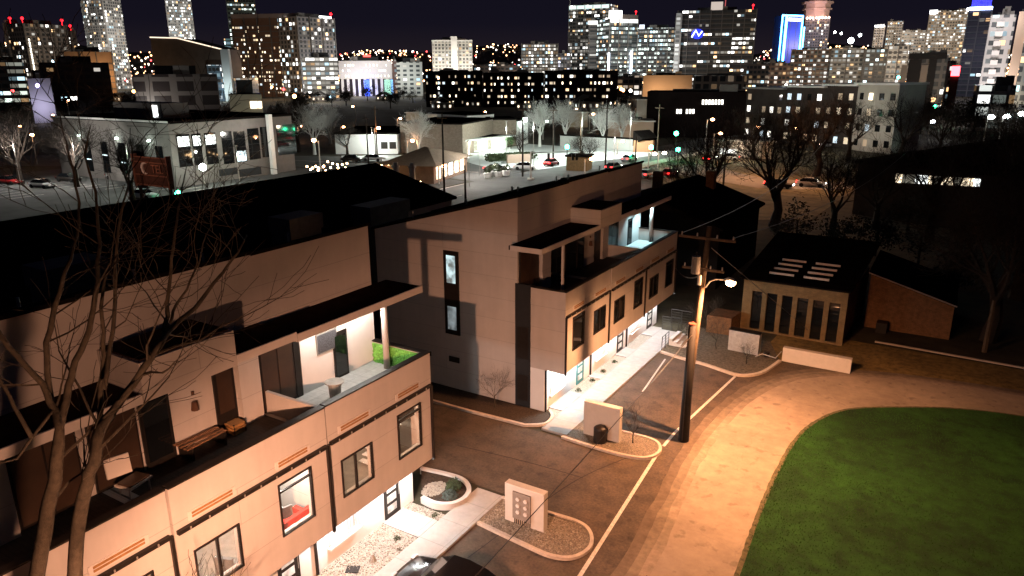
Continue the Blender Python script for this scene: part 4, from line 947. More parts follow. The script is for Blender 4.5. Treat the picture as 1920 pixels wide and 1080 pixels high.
# ---------------------------------------------------------------- buildings drawn from a base line
def zat(x, y, P):
    d = ray(x, y); t = (P[0] * d.x + P[1] * d.y) / (d.x ** 2 + d.y ** 2); return CAM_H + d.z * t
class Front:
    """front plane through the ground points A (left) and B (right), seen from the camera side"""
    def __init__(s, A, B):
        s.A = Vector((A[0], A[1], 0)); s.B = Vector((B[0], B[1], 0)); s.L = (s.B - s.A).length
        s.u = (s.B - s.A).normalized(); s.n = Vector((s.u.y, -s.u.x, 0))
        if s.n.dot(s.A) > 0: s.n = -s.n
    def uv(s, x, y):
        d = ray(x, y); o = Vector((0, 0, CAM_H)); t = (s.A - o).dot(s.n) / d.dot(s.n); p = o + d * t
        return (p - s.A).dot(s.u), p.z
    def pt(s, a, z, d=0.0): return s.A + s.u * a + s.n * d + Vector((0, 0, z))
    def box(s, mb, a0, a1, z0, z1, d0, d1, mi=0):
        vs = [s.pt(a, z, d) for z in (z0, z1) for a, d in ((a0, d0), (a1, d0), (a1, d1), (a0, d1))]
        return mb.add(vs, [(3, 2, 1, 0), (4, 5, 6, 7), (0, 1, 5, 4), (1, 2, 6, 5), (2, 3, 7, 6), (3, 0, 4, 7)], mi)
    def part(s, name, m, par, a0, a1, z0, z1, d0, d1): return s.box(MB(), a0, a1, z0, z1, d0, d1).build(name, m, par)
    def ppart(s, name, m, par, x0, y0, x1, y1, d0=0.02, d1=.08):   # between two photo points on the front plane
        a0, za = s.uv(x0, y0); a1, zb = s.uv(x1, y1); return s.part(name, m, par, min(a0, a1), max(a0, a1), min(za, zb), max(za, zb), d0, d1)
    def rail(s, mb, a0, z0, a1, z1, r, d=.1): return mb.tube([s.pt(a0, z0, d), s.pt(a1, z1, d)], r, 4)
def simple(name, label, cat, A, B, h, depth, m, roofm=None, group=None, par=.35, wn="wall"):
    f = Front(A, B); t = empty(name, f.pt(f.L / 2, 0, -depth / 2), label, cat, group)
    f.part(wn, m, t, 0, f.L, 0, h, -depth, 0)
    f.part("roof", roofm or roofdark, t, -.15, f.L + .15, h + .003, h + par, -depth - .15, .15)
    return t, f
greywall = mat("grey_stucco", (.17, .155, .145), .85, .12, 1.0, .1, 20, stain=.2)
warmwin = emit("warm_window", (1.0, .80, .55), 2.2, True); whitewin = emit("white_window", (.95, 1.0, .98), 2.4, True); dimwin = emit("dim_window", (.8, .75, .6), .25, True)
coolwin = emit("cool_window", (.75, .92, 1.0), 2.0, True)

# long dark gabled warehouse behind the near row
t = empty("warehouse", (-48, 20, 0), "long black-roofed gabled warehouse behind the near townhouse row", "warehouse")
ev = PX(855, 372, -40.0); rg = PY(705, 310, ev.y)
m = MB(); Wd = rg.x; zr2 = rg.z; zE = ev.z
m.xprof([(-40.3, 0), (-40.3, zE), (Wd, zr2 - .1), (2 * Wd + 40.3, zE), (2 * Wd + 40.3, 0)][::-1], -70, ev.y - .3); m.build("wall", mat("white_block", (.45, .42, .4), .8, .1, 1), t)
m = MB(); o = .12
for (xa, za, xb_, zb_) in ((-39.9, zE - .06, Wd, zr2), (Wd, zr2, 2 * Wd + 39.9, zE - .06)):
    m.add([(xa, -71, za + .02), (xb_, -71, zb_ + .02), (xb_, ev.y, zb_ + .02), (xa, ev.y, za + .02), (xa, -71, za + .25), (xb_, -71, zb_ + .25), (xb_, ev.y, zb_ + .25), (xa, ev.y, za + .25)], [(3, 2, 1, 0), (4, 5, 6, 7), (0, 1, 5, 4), (1, 2, 6, 5), (2, 3, 7, 6), (3, 0, 4, 7)])
m.build("roof", roofdark, t)
hv = mat("dull_metal", (.10, .10, .095), .6, .25, 3, metal=.3)
for i, (x, y, X0, w_, lb) in enumerate(((556, 425, -33, 2.4, "dull metal rooftop unit behind the near row, middle of three"), (715, 398, -34, 4.0, "wide dull metal rooftop unit behind the gap between the rows"), (128, 520, -31.5, 2.4, "dull metal rooftop unit behind the near row, seen through the tree"))):
    p = PX(x, y, X0); m = MB(); m.rbox((p.x, p.y, 0), 1.6, w_, p.z - .2, 0); m.rbox((p.x, p.y, p.z - .18), 1.8, w_ + .2, .9, 0)
    tt = thing(m, "plant_housing", hv, lb, "plant unit", "rooftop units behind the near row")
t = empty("flat_roof_annex", (-33, 34, 0), "small dark service block in the gap between the two rows", "building")
m = MB(); m.box(-36, -30.6, 24, 38, 0, 7.6); m.build("wall", darkpanel, t)
m = MB(); m.box(-36.1, -30.5, 23.9, 38.1, 7.604, 7.8); m.build("roof", roofdark, t)

# grey two-storey office block on the left
gx = -108.0; Yc = 72.5
tp = zat(318, 229, (gx, Yc)); Ye = PX(553, 300, gx).y
t = empty("office_building", (gx - 14, 85, 0), "grey two-storey office block with tall dark windows on the left", "building")
m = MB(); m.box(gx - 34, gx, Yc, Ye, 0, tp - .3); m.build("wall", greywall, t)
m = MB(); m.box(gx - 34.2, gx + .2, Yc - .2, Ye + .2, tp - .298, tp + .1); m.build("roof", roofdark, t)
m = MB(); m.box(gx - 34.3, gx + .3, Yc - .32, Yc - .2, tp - .15, tp + .15); m.build("lit_coping", mat("pale_coping", (.6, .6, .58), .5), t)
fr = Front((gx, Yc), (gx, Ye)); z3x = lambda x, y: (300 + x / 6, 180 + y / 6)
for i, (x0, y0, x1, y1, mm) in enumerate(((175, 440, 325, 800, "u"), (350, 430, 450, 780, "u"), (490, 420, 620, 770, "u"), (680, 405, 800, 765, "d"), (820, 400, 945, 745, "l"), (975, 370, 1100, 715, "d"), (1120, 350, 1235, 690, "d"), (1300, 330, 1510, 660, "d"))):
    a0, zt = fr.uv(*z3x(x0, y0)); a1, _ = fr.uv(*z3x(x1, y0)); _, zb_ = fr.uv(*z3x((x0 + x1) / 2, y1))
    a0, a1 = sorted((a0, a1)); w_ = fr.part("window", glassdark, t, a0, a1, zb_, zt, .02, .1)
    if mm == "u": fr.part("lit_pane", mat and whitewin, w_, a0 + .15, a1 - .15, zt - 1.9, zt - .3, .1, .12)
    if mm == "l": fr.part("lit_pane", coolwin, w_, a0 + .15, a1 - .15, zb_ + .1, zb_ + 1.9, .1, .12)
    for k in range(1, 4): fr.part("mullion", darkmetal, w_, a0 + .02, a1 - .02, zb_ + (zt - zb_) * k / 4 - .03, zb_ + (zt - zb_) * k / 4 + .03, .12, .15)
a0, _ = fr.uv(507, 300); fr.part("white_pillar", white_wall, t, a0 - .45, a0 + .45, 0, tp + .25, .3, 1.0)
for a_, b_ in ((410, 445), (448, 490)): fr.ppart("garage_door", darkpanel, t, a_, 318, b_, 326)
m = MB(); m.box(gx - 21, gx - 7, Yc + 4, Yc + 9, tp + .1, tp + 2.6); ph = m.build("penthouse", greywall, t)
m = MB(); m.box(gx - 9.5, gx - 8.2, Yc + 3.86, Yc + 3.98, tp + .3, tp + 2.3); m.build("lit_door", whitewin, ph)
for k, xx in enumerate((-113.5, -122.5, -134.0)):
    m = MB(); m.box(xx - .3, xx + .3, Yc - .3, Yc - .02, 7.2 if k else 7.2, 7.5); m.build("wall_washer", emit("washer", MERC, 14), t)
    light("washer_light", (xx, Yc - .8, 7.0), 130, MERC, .15, parent=t)
for k in range(5):
    xx = gx - 3.2 - k * 5.2; m = MB(); m.box(xx - .9, xx + .9, Yc - .12, Yc - .01, 1.2, 6.6); w_ = m.build("window", glassdark, t)
    m = MB(); m.box(xx - .8, xx + .8, Yc - .14, Yc - .121, 3.2 + (k % 2), 3.4 + (k % 2)); m.build("lit_slot", coolwin, w_)
light("yard_light", (gx + 6, 86, 8.5), 1700, WHITE, .2)
# floodlight beside it
t = empty("floodlight", G(385, 352), "very bright white floodlight in front of the grey office block", "floodlight")
P0 = G(385, 352); zq = zat(385, 347, P0) + .8
m = MB(); m.tube([P0, P0 + Vector((0, 0, zq + 2))], .08, 6); m.build("pole", galv, t)
m = MB(); m.ball(P0 + Vector((0, 0, zq + 2.1)), .55, 10, 8); m.build("bulb", emit("flood", (.95, 1, .9), 60), t)
light("flood_light", P0 + Vector((1, 0, zq + 2.6)), 900, (.9, 1, .82), .3, parent=t)

# motel sign: tall framed brown board with letters and a crescent
P1 = D(258, 355, 74); P2 = D(320, 355, 70); f = Front(P1, P2)
t = empty("motel_sign", f.pt(f.L / 2, 0), "rusty brown framed sign board with crescent and faded letters on posts", "sign")
_, z0 = f.uv(290, 348); _, z1 = f.uv(290, 296)
rust = mat("rusty_board", (.10, .045, .03), .8, .35, 3); rust2 = mat("rusty_frame", (.28, .12, .07), .7, .3, 5)
f.part("board", rust, t, 0, f.L, z0, z1, -.3, 0)
fm = MB()
for a_ in (0, f.L): f.box(fm, a_ - .08, a_ + .08, z0 - .2, z1 + .2, -.35, .12)
for z_ in (z0, z0 + (z1 - z0) * .36, z0 + (z1 - z0) * .82, z1): f.box(fm, .09, f.L - .09, z_ - .05, z_ + .05, 0, .1)
fm.build("frame", rust2, t)
for a_ in (.25, f.L - .25): f.part("post", darkmetal, t, a_ - .12, a_ + .12, 0, z0 - .2, -.25, -.05)
f.part("back_panel", darkpanel, t, -1.3, -.15, z0 - .6, z1 + .3, -1.2, -.9)
def text(body, size, loc, n, u, m, par, name="lettering", ext=.03):
    cu = bpy.data.curves.new(name, 'FONT'); cu.body = body; cu.size = size; cu.extrude = ext; cu.align_x = 'CENTER'; cu.align_y = 'CENTER'
    o_ = bpy.data.objects.new(name, cu); col.objects.link(o_); dg = bpy.context.evaluated_depsgraph_get(); me = bpy.data.meshes.new_from_object(o_.evaluated_get(dg)); bpy.data.objects.remove(o_)
    o = bpy.data.objects.new(name, me); col.objects.link(o); me.materials.clear(); me.materials.append(m); z = Vector((0, 0, 1))
    M = Matrix((u, z, n)).transposed().to_4x4(); M.translation = Vector(loc) - WO(par); o.parent = par; o.matrix_local = M; return o
letm = mat("letter_rust", (.40, .17, .10), .7, .2, 5)
text("TEL", (z1 - z0) * .42, f.pt(f.L * .70, z0 + (z1 - z0) * .59, .06), f.n, f.u, letm, t)
m = MB(); cc = f.pt(f.L * .36, z0 + (z1 - z0) * .60, .08); pts = []
for k in range(9):
    a = R(60) + R(240) * k / 8; pts.append(cc + (f.u * math.cos(a) + Vector((0, 0, 1)) * math.sin(a)) * .48)
m.tube(pts, [.02, .07, .11, .14, .15, .14, .11, .07, .02], 6); m.build("crescent", mat("crescent_white", (.8, .7, .6), .5), t)
light("sign_light", f.pt(f.L / 2, z0 + 2, 3.5), 130, (1, .55, .4), .2, parent=t)

# white low school-like building, brick upper storey, lit shop front
t, f = simple("community_hall", "long low white building with two dark square windows beyond the street", "building", G(630, 289), G(746, 289), zat(690, 252, G(690, 289)), 22, white_wall)
for a_ in ((714, 266, 727, 279), (730, 266, 743, 279)):
    w_ = f.ppart("window", darkmetal, t, *a_); 
t, f = simple("brick_wing", "brown brick block behind the white bare tree", "building", G(752, 287), G(868, 291), zat(830, 232, G(830, 288)), 20, mat("tan_brick", (.24, .19, .15), .9, .2, 2, joints=(.5, .18, .01, .7, .5)))
t, f = simple("shop", "low white shop with brightly lit glass front and green poster", "shop", G(864, 288), G(951, 278), zat(900, 262, G(900, 285)), 9, white_wall)
for k in range(9):
    a0 = 1 + k * (f.L - 2) / 9; f.part("window", whitewin if k not in (2, 5) else dimwin, t, a0 + .1, a0 + (f.L - 2) / 9 - .1, .3, 2.6, .02, .06)
f.part("poster", emit("green_poster", (.15, .9, .15), 1.3, True), t, .2, 1.6, .2, 2.7, .07, .1)
f.part("canopy", white_wall, t, -.5, f.L + 1.5, 2.9, 3.2, 0, 2.2)
for k in range(3): light("shop_light", f.pt(2 + k * (f.L - 4) / 2, 2.5, 1.6), 420, (.9, 1, .88), .2, parent=t)
A = G(905, 282) + Vector((-6, 4, 0)); t, f = simple("glazed_block", "upper white block with square glazed bay behind the shop front", "building", (G(880, 279) + Vector((-4, 5, 0))), (G(932, 274) + Vector((-4, 5, 0))), zat(905, 217, G(905, 279) + Vector((-4, 5, 0))), 12, white_wall)
f.ppart("window", glassdark, t, 882, 232, 904, 246); f.ppart("window", glassdark, t, 910, 219, 919, 251)
f.part("white_band", white_wall, t, .3, f.L * .45, f.uv(890, 250)[1], f.uv(890, 246)[1], .02, .5)
t, f = simple("brick_tower_block", "brown brick block right of the glazed bay", "building", G(932, 277) + Vector((-3, 3, 0)), G(968, 273), zat(950, 226, G(950, 275)), 10, mat("tan_brick", (.24, .19, .15)))
t, f = simple("white_wall_block", "tall narrow white block lit by a flood lamp", "building", G(970, 272), G(990, 269), zat(980, 226, G(980, 270)), 8, white_wall)
leafy_tree("evergreen_bush", G(958, 279), 3.4, 3, "round green evergreen bush beside the lit shop", "evergreens", mat("fir_green", (.03, .09, .02), .8, .4, 3), 700)
# back fence wall and paved plaza
sheet("plaza", [G(640, 292), G(640, 303), G(760, 303), G(860, 300), G(905, 312), G(1010, 318), G(1120, 302), G(1220, 292), G(1240, 284), G(1100, 277), G(990, 270), G(870, 290)], .01, mat("pale_paving", (.50, .51, .49), .9, .1, .5, stain=.15))
t, f = simple("garden_wall", "long pale fence wall at the back of the lit plaza", "wall", G(1050, 274), G(1215, 284), 2.6, .4, mat("pale_fence", (.4, .4, .38), .9), group=None)
# streets
stm = mat("street_asphalt", (.13, .125, .12), .9, .25, .3, .1, 20, stain=.5)
sheet("street", [(-71, -60), (-57, -60), (-56.5, 95), (-54, 145), (-50, 190), (-42, 400), (-56, 400), (-63, 190), (-67, 130), (-70, 110)], .004, stm)
sheet("cross_street", [(-69.5, 103), (-69.5, 121), (-88, 124), (-118, 120), (-160, 100), (-220, 60), (-214, 46), (-160, 76), (-118, 101), (-88, 106)], .006, stm)
sheet("sidewalk", [(-57, 40), (-54.2, 40), (-53.7, 95), (-51.2, 145), (-47, 190), (-49.8, 190), (-54, 145), (-56.5, 95)], .10, mat("sidewalk_tan", (.34, .29, .24), .9, .1, 1), th=.1)
sheet("parking_apron", [(-70, 60), (-71, 102), (-88, 105), (-118, 100), (-150, 78), (-150, 40), (-100, 40)], .002, mat("light_lot", (.10, .10, .098), .9, .4, .25, stain=.7))
m = MB()
for pl in ([(-64, -60), (-63.6, 90)], [(-57.6, -60), (-57.1, 95), (-54.6, 145)], [(-70, 60), (-69.9, 100)], [(-76, 113), (-118, 110), (-160, 88)]): ribbon(m, pl, .22, .009, .012)
tag(m.build("painted_line", paint), kind="structure")
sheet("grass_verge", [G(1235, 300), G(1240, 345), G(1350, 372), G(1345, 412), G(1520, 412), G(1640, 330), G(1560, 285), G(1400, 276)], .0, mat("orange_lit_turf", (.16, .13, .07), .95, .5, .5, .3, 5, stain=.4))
sheet("side_road", [G(1240, 322), G(1420, 352), G(1560, 356), G(1640, 352), G(1640, 342), G(1560, 342), G(1430, 334), G(1300, 305)], .008, mat("side_road_asphalt", (.22, .20, .18), .9, .15, .6, stain=.2))
for x_, y_, p_ in ((1400, 335, 5200), (1500, 350, 3600), (1440, 395, 500)): light("road_fill", G(x_, y_) + Vector((0, 0, 8)), p_, SODIUM, .4)  # added fill lights above the side road, without lamp posts
# restaurant with hip roof, string lights
t = empty("restaurant", (-88, 116, 0), "brown hip-roofed restaurant with lit windows and two stone chimneys", "building")
f = Front(G(812, 348), G(874, 318)); apex = G(795, 293)
A = G(814, 345); B = G(876, 322); u = (B - A).normalized(); n = Vector((-u.y, u.x, 0)); n = n if n.x < 0 else -n
L = (B - A).length; dp = 9; h = 3.0
m = MB(); m.prism([tuple(p)[:2] for p in (A, B, B + n * dp, A + n * dp)], 0, h); m.build("wall", mat("brown_wall", (.16, .10, .07), .9, .2, 1), t)
a_, b_, c_, d_ = [p + Vector((0, 0, h + .02)) for p in (A - u - n, B + u - n, B + u + n * (dp + 1), A - u + n * (dp + 1))]
r1_ = A + u * L * .45 + n * 4 + Vector((0, 0, h + 2.3)); r2_ = A + u * L * .5 + n * (dp - 4) + Vector((0, 0, h + 2.3))
m = MB(); m.add([a_, b_, c_, d_, r1_, r2_], [(0, 1, 4), (1, 2, 5, 4), (2, 3, 5), (3, 0, 4, 5), (3, 2, 1, 0)]); rf = m.build("roof", mat("brown_shingle", (.16, .125, .09), .9, .25, 2, .2, 20), t)
f2 = Front(A, B)
for k in range(5): f2.part("window", warmwin if k != 2 else whitewin, t, 1 + k * (L - 2) / 5, 1 + (k + .7) * (L - 2) / 5, .6, 2.8, .02, .08)
for x, y in ((742, 320), (773, 321)):
    p = G(x, y, 4.5); m = MB(); m.cyl((p.x, p.y, 3.0), .45, 2.0, 10); m.cyl((p.x, p.y, 5.0), .6, .25, 10); m.cyl((p.x, p.y, 5.25), .35, .4, 10); m.build("chimney", mat("pale_stone", (.55, .5, .45), .9, .2, 3), rf)
sl = emit("string_bulb", (1.0, .62, .30), 30)
random.seed(4)
lines = [((585, 310), (735, 306)), ((575, 316), (700, 311)), ((610, 300), (655, 304)), ((570, 309), (612, 308)), ((607, 327), (640, 320)), ((640, 321), (700, 311)), ((775, 336), (790, 338))]
for i, (p, q_) in enumerate(lines):
    a, b = G(p[0], p[1], 3.2), G(q_[0], q_[1], 3.2); n_ = max(4, int((b - a).length / 1.15))
    t = empty("string_lights", a, "%s strand of warm bulbs strung over the restaurant patio" % ("longest", "second longest", "short farthest", "short leftmost", "low bright left", "rising", "tiny right-hand")[i], "string lights", "strings of patio bulbs")
    m = MB(); m.tube([a.lerp(b, k / 12) - Vector((0, 0, .5 * math.sin(k / 12 * math.pi))) for k in range(13)], .02, 4); m.build("wire", darkmetal, t)
    m = MB()
    for k in range(n_): s_ = (k + .5) / n_; m.ball(a.lerp(b, s_) - Vector((0, 0, .1 + .5 * math.sin(s_ * math.pi))), .17, 6, 4)
    tag(m.build("bulbs", sl, t), kind="stuff")
light("patio_fill", G(650, 312, 3.5), 900, (1, .55, .25), 1.0); light("patio_fill", G(600, 320, 3.5), 500, (1, .55, .25), 1.0)  # added fill over the patio, no fixture of its own

m = MB()
for k in range(16): ribbon(m, [(-78 - k * 2.8 - 8, 84 - k * 1.2), (-78 - k * 2.8 - 8, 79 - k * 1.2)], .14, .009, .012)
for k in range(18): ribbon(m, [(-120 - k * 2.7, 58 - k * .2), (-120 - k * 2.7, 53 - k * .2)], .14, .009, .012)
tag(m.build("painted_line", paint), kind="structure")
# street lamps, poles and signals in the middle distance
MID = [  # lamp foot, top of pole row, arm direction, power, colour, label
    (70, 308, 252, -.4, 2600, SODIUM, "orange street lamp at the far left edge street"),
    (602, 328, 264, 3.1, 2600, SODIUM, "orange street lamp beside the patio bulbs"),
    (705, 300, 240, 0, 2200, SODIUM, "orange twin street lamp before the low white building"),
    (765, 297, 264, .3, 1600, SODIUM, "orange street lamp by the white bare tree"),
    (823, 345, 322, 0, 1200, SODIUM, "orange lamp at the restaurant corner"),
    (668, 235, 200, 3.0, 2500, SODIUM, "orange street lamp among the dark trees, left"),
    (746, 245, 222, 0, 2500, SODIUM, "orange street lamp among the dark trees, right"),
    (1096, 330, 307, .4, 700, SODIUM, "small orange lamp beside the brown kiosk"),
    (1105, 245, 214, 0, 3000, SODIUM, "orange street lamp over the dark houses"),
    (1157, 290, 266, 0, 1500, SODIUM, "pale orange lamp at the far side of the plaza"),
    (1322, 285, 224, 0, 4200, SODIUM, "upper orange street lamp above the forked bare tree"),
    (1335, 310, 250, 0, 5200, SODIUM, "lower orange street lamp above the forked bare tree"),
    (1215, 318, 309, 0, 400, (1, .8, .6), "small warm lamp at the street corner, left"),
    (1233, 316, 306, 0, 400, (1, .8, .6), "small warm lamp at the street corner, right"),
    (1018, 262, 227, 0, 2200, MERC, "pale green street lamp inside the grey bare trees"),
    (130, 215, 188, 0, 1800, SODIUM, "distant orange lamp above the office roof"),
    (1542, 262, 243, 0, 2400, SODIUM, "orange lamp in the trees before the pale flats"),
    (1688, 245, 207, 0, 2600, SODIUM, "amber lamp at the corner of the pale flats"),
]
MID += [(x, yb, yt_, 0, p, SODIUM, lb) for x, yb, yt_, p, lb in (
    (38, 262, 236, 1500, "orange lamp in the trees at the left edge"), (100, 240, 216, 1300, "orange lamp left of the office block's far end"), (470, 190, 165, 2200, "orange lamp beyond the office roof, right part"), (905, 232, 210, 1500, "orange lamp above the brown brick block"), (1075, 228, 205, 1600, "orange lamp left of the leaning pale pole"), (1190, 226, 203, 1500, "orange lamp behind the tall pale pole"), (1250, 240, 215, 1700, "orange lamp over the green traffic lights"), (1410, 270, 238, 1800, "orange lamp at the left foot of the pale flats"), (1480, 272, 240, 1500, "orange lamp before the flats' middle"), (1610, 262, 236, 1500, "orange lamp before the flats' right part"), (560, 262, 236, 1200, "orange lamp behind the grey office block's right end"), (640, 262, 238, 1500, "orange lamp behind the low white building"))]
for x, yb, yt_, a, p, c, lb in MID:
    P0 = G(x, yb); h = max(3.0, zat(x, yt_, P0)); street_lamp(tuple(P0), h, 1.2, a, lb, p, c, pole_r=.11, bulb=.42, em=40)
for x, yb, yt_, p, c, lb in ((1838, 300, 219, 9000, (.9, 1, 1), "white floodlight mast, leftmost of three at the right edge"), (1866, 300, 218, 9000, (.9, 1, 1), "white floodlight mast, middle of three at the right edge"), (1893, 300, 213, 15000, (.95, 1, 1), "brightest floodlight mast at the right edge"), (981, 271, 224, 1500, MERC, "slim white lamp mast beside the narrow white block"), (1739, 262, 228, 3500, (.9, .9, 1), "white lamp among the dark trees near the flats")):
    P0 = G(x, yb); h = zat(x, yt_, P0); street_lamp(tuple(P0), h, .6, 0, lb, p, c, "white floodlight masts", .12, .65, em=60)
for x, yb, yt_, lb in ((980, 331, 198, "tall dark utility pole left of the signal mast"), (1037, 303, 200, "dark utility pole behind the signal arm"), (1135, 311, 196, "dark utility pole at the plaza corner"), (1191, 307, 255, "short dark pole by the street edge"), (1232, 293, 196, "pale tall utility pole beyond the street"), (1355, 360, 248, "dark slim pole among the orange-lit trees"), (833, 360, 212, "tall pole in front of the restaurant roof"), (873, 380, 310, "dark pole before the restaurant"), (708, 300, 198, "pale tall pole behind the twin lamp"), (691, 307, 215, "thin dark pole left of the twin lamp"), (25, 320, 268, "pale pole at the far left edge"), (1051, 240, 190, "pale utility pole before the dark houses"), (1088, 290, 222, "pale leaning pole above the plaza trees"), (1845, 660, 560, "short orange-lit wooden pole below the right-hand trees")):
    P0 = G(x, yb); h = zat(x, yt_, P0); t = empty("utility_pole", P0, lb, "utility pole", "utility poles in the distance")
    m = MB(); m.tube([P0, P0 + Vector((0, 0, h))], [.17, .11], 6); m.build("pole", wood if "pale" in lb or "orange" in lb else darkbark, t)
    if h > 8:
        m = MB(); m.rbox((P0.x, P0.y, h - .8), 2.2, .12, .12, YAW * -1 + .3); m.build("crossarm", wood, t)
P0 = G(995, 337); h = zat(995, 284, P0); t = empty("traffic_signal", P0, "grey traffic signal mast with a long arm over the crossing", "traffic signal")
e_ = Front(P0, G(1088, 337)); aL = e_.uv(1088, 290)[0]
m = MB(); m.tube([P0, P0 + Vector((0, 0, h))], [.18, .13], 8); m.build("mast", galv, t)
m = MB(); m.tube([e_.pt(0, h - .2), e_.pt(aL, h)], [.10, .06], 6); m.build("arm", galv, t)
m = MB(); m.cyl((P0.x, P0.y, 0), .6, .3, 12); m.build("footing", concrete, t)
for a_ in (aL * .36, aL * .85, aL * .93):
    q = MB(); e_.box(q, a_ - .2, a_ + .2, h - 1.5, h - .3, -.2, .2); q.build("signal_head", darkmetal, t)
GR = emit("signal_green", (.05, 1.0, .45), 40); RD = emit("signal_red", (1, .03, .04), 30)
for x, y, yy, lb, mm in ((1265, 250, 300, "upper green traffic light right of the plaza", GR), (1220, 276, 300, "left green traffic light right of the plaza", GR), (1270, 280, 302, "lower green traffic light beside the orange-lit tree", GR), (1063, 275, 300, "pale green lit sign behind the plaza poles", GR), (335, 362, 372, "green light beside the floodlight at the roof edge", GR), (1747, 200, 235, "distant green traffic light before the pale towers", GR), (1678, 145, 190, "distant blue-green light over the curved roof", GR), (1300, 250, 300, "spare", None)):
    if mm is None: continue
    P0 = G(x, yy); z = zat(x, y, P0); t = empty("traffic_light", P0, lb, "traffic light", "green lights in the distance")
    m = MB(); m.tube([P0, P0 + Vector((0, 0, z))], .08, 5); m.build("pole", darkmetal, t)
    m = MB(); m.rbox((P0.x, P0.y, z - .7), .4, .4, 1.1, 0); m.build("signal_head", darkmetal, t)
    m = MB(); r = .3 + P0.length / 900; c = P0 + Vector((0, 0, z)) - Vector((P0.x, P0.y, 0)).normalized() * .3; m.ball(c, r, 8, 6); m.build("lens", mm, t)
    if y > 230 and x > 1100: light("lens_glow", c - Vector((P0.x, P0.y, 0)).normalized() * .6, 160, (.05, 1, .4), .2, parent=t)
# cars on the streets
silver = mat("silver_paint", (.35, .35, .36), .3, metal=.4); redp = mat("red_paint", (.3, .02, .02), .3); whitep = mat("white_paint", (.6, .6, .6), .3)
CARS = [(1034, 310, 1.6, redp, True, "red car crossing the junction below the signal arm"), (1064, 348, 1.57, darkmetal, True, "dark car with red tail lights close behind the far row's roof"), (1212, 332, 1.57, silver, True, "silver car with bright red tail lights at the corner of the far row"), (1330, 302, 1.5, darkmetal, True, "dark car with tail lights behind the forked bare tree"), (1590, 273, 0.3, darkmetal, True, "dark car with red lights right of the big bare trees"), (1662, 263, .3, whitep, True, "white car with red lights before the pale flats"), (1700, 262, .3, darkmetal, True, "dark car with red lights near the white lamp"), (1365, 300, 3.3, whitep, True, "white car with headlights on the orange-lit road"), (1555, 276, 3.4, silver, True, "silver car turning before the pale flats"),
        (180, 330, .2, whitep, False, "white parked car left of the sign board"), (222, 336, .2, silver, False, "silver parked car beside the sign board"), (130, 340, .2, darkmetal, False, "dark parked car on the far left lot"), (270, 372, .2, whitep, False, "white parked car just under the sign board"), (860, 300, .3, silver, False, "silver car parked left of the shop")]
CARS += [(930, 322, .35, darkmetal, True, "dark car turning off the crossing"), (985, 318, .35, whitep, True, "white car waiting at the crossing"), (1150, 318, 1.55, darkmetal, True, "dark car on the street left of the corner lamps"), (1180, 302, 1.5, silver, True, "silver car farther up the street past the pole"), (1255, 330, 1.55, redp, True, "red car at the corner beside the two warm lamps"), (700, 302, .35, silver, False, "silver car parked before the low white building"), (660, 303, .35, darkmetal, False, "dark car parked before the low white building"), (80, 352, .2, silver, False, "silver car parked alone on the left lot"), (20, 345, .2, redp, False, "red car parked at the left edge lot"), (1460, 352, .1, darkmetal, True, "dark car on the orange-lit side road"), (1520, 350, .1, silver, True, "silver car on the orange-lit side road")]
for x, y, a, pm, on, lb in CARS: lathe_car("car", tuple(G(x, y)), a, lb, pm, "cars on the streets", on, full=False)
light("tail_glow", G(1207, 336, 1.0), 60, (1, .03, .03), .3)
t = empty("kiosk", G(1086, 320), "small brown brick kiosk beside the street", "kiosk"); P0 = G(1086, 318)
m = MB(); m.rbox(P0, 4, 4, 2.6, .2); m.build("wall", brickm, t); m = MB(); m.rbox(P0 + Vector((0, 0, 2.602)), 4.6, 4.6, .25, .2); m.build("roof", roofdark, t)
t = empty("monument_sign", G(973, 303), "low brown sign wall in the dark hedge", "sign"); P0 = G(972, 305)
m = MB(); m.rbox(P0, 5, .6, 1.7, .9); m.build("board", mat("tan_board", (.35, .26, .2), .8), t)
t = empty("hut", G(1207, 282), "small orange-lit gabled hut by the green lights", "hut"); P0 = G(1207, 283)
m = MB(); m.rbox(P0, 4.5, 5, 2.6, .3); m.build("wall", mat("orange_brick", (.4, .22, .12), .9), t)
m = MB(); a = P0 + Vector((0, 0, 2.6)); m.tube([a + Vector((-1, -2.6, .4)), a + Vector((1, 2.6, .4))], 2.0, 3); m.build("roof", roofdark, t)
t = empty("hedge", G(955, 303), "long dark clipped hedge along the plaza", "hedge"); q = MB(); A_, B_ = G(918, 303), G(1000, 298)
rr = random.Random(2)
for k in range(1800):
    p = A_.lerp(B_, rr.random()) + Vector((rr.uniform(-.8, .8), rr.uniform(-.8, .8), rr.uniform(.05, 1.5))); s_ = rr.uniform(.12, .3); a = Vector((rr.gauss(0, 1), rr.gauss(0, 1), rr.gauss(0, 1))).normalized(); b = a.orthogonal().normalized()
    q.add([p - a * s_, p + b * s_, p + a * s_, p - b * s_], [(0, 1, 2, 3)])
q.build("foliage", leafm, t)
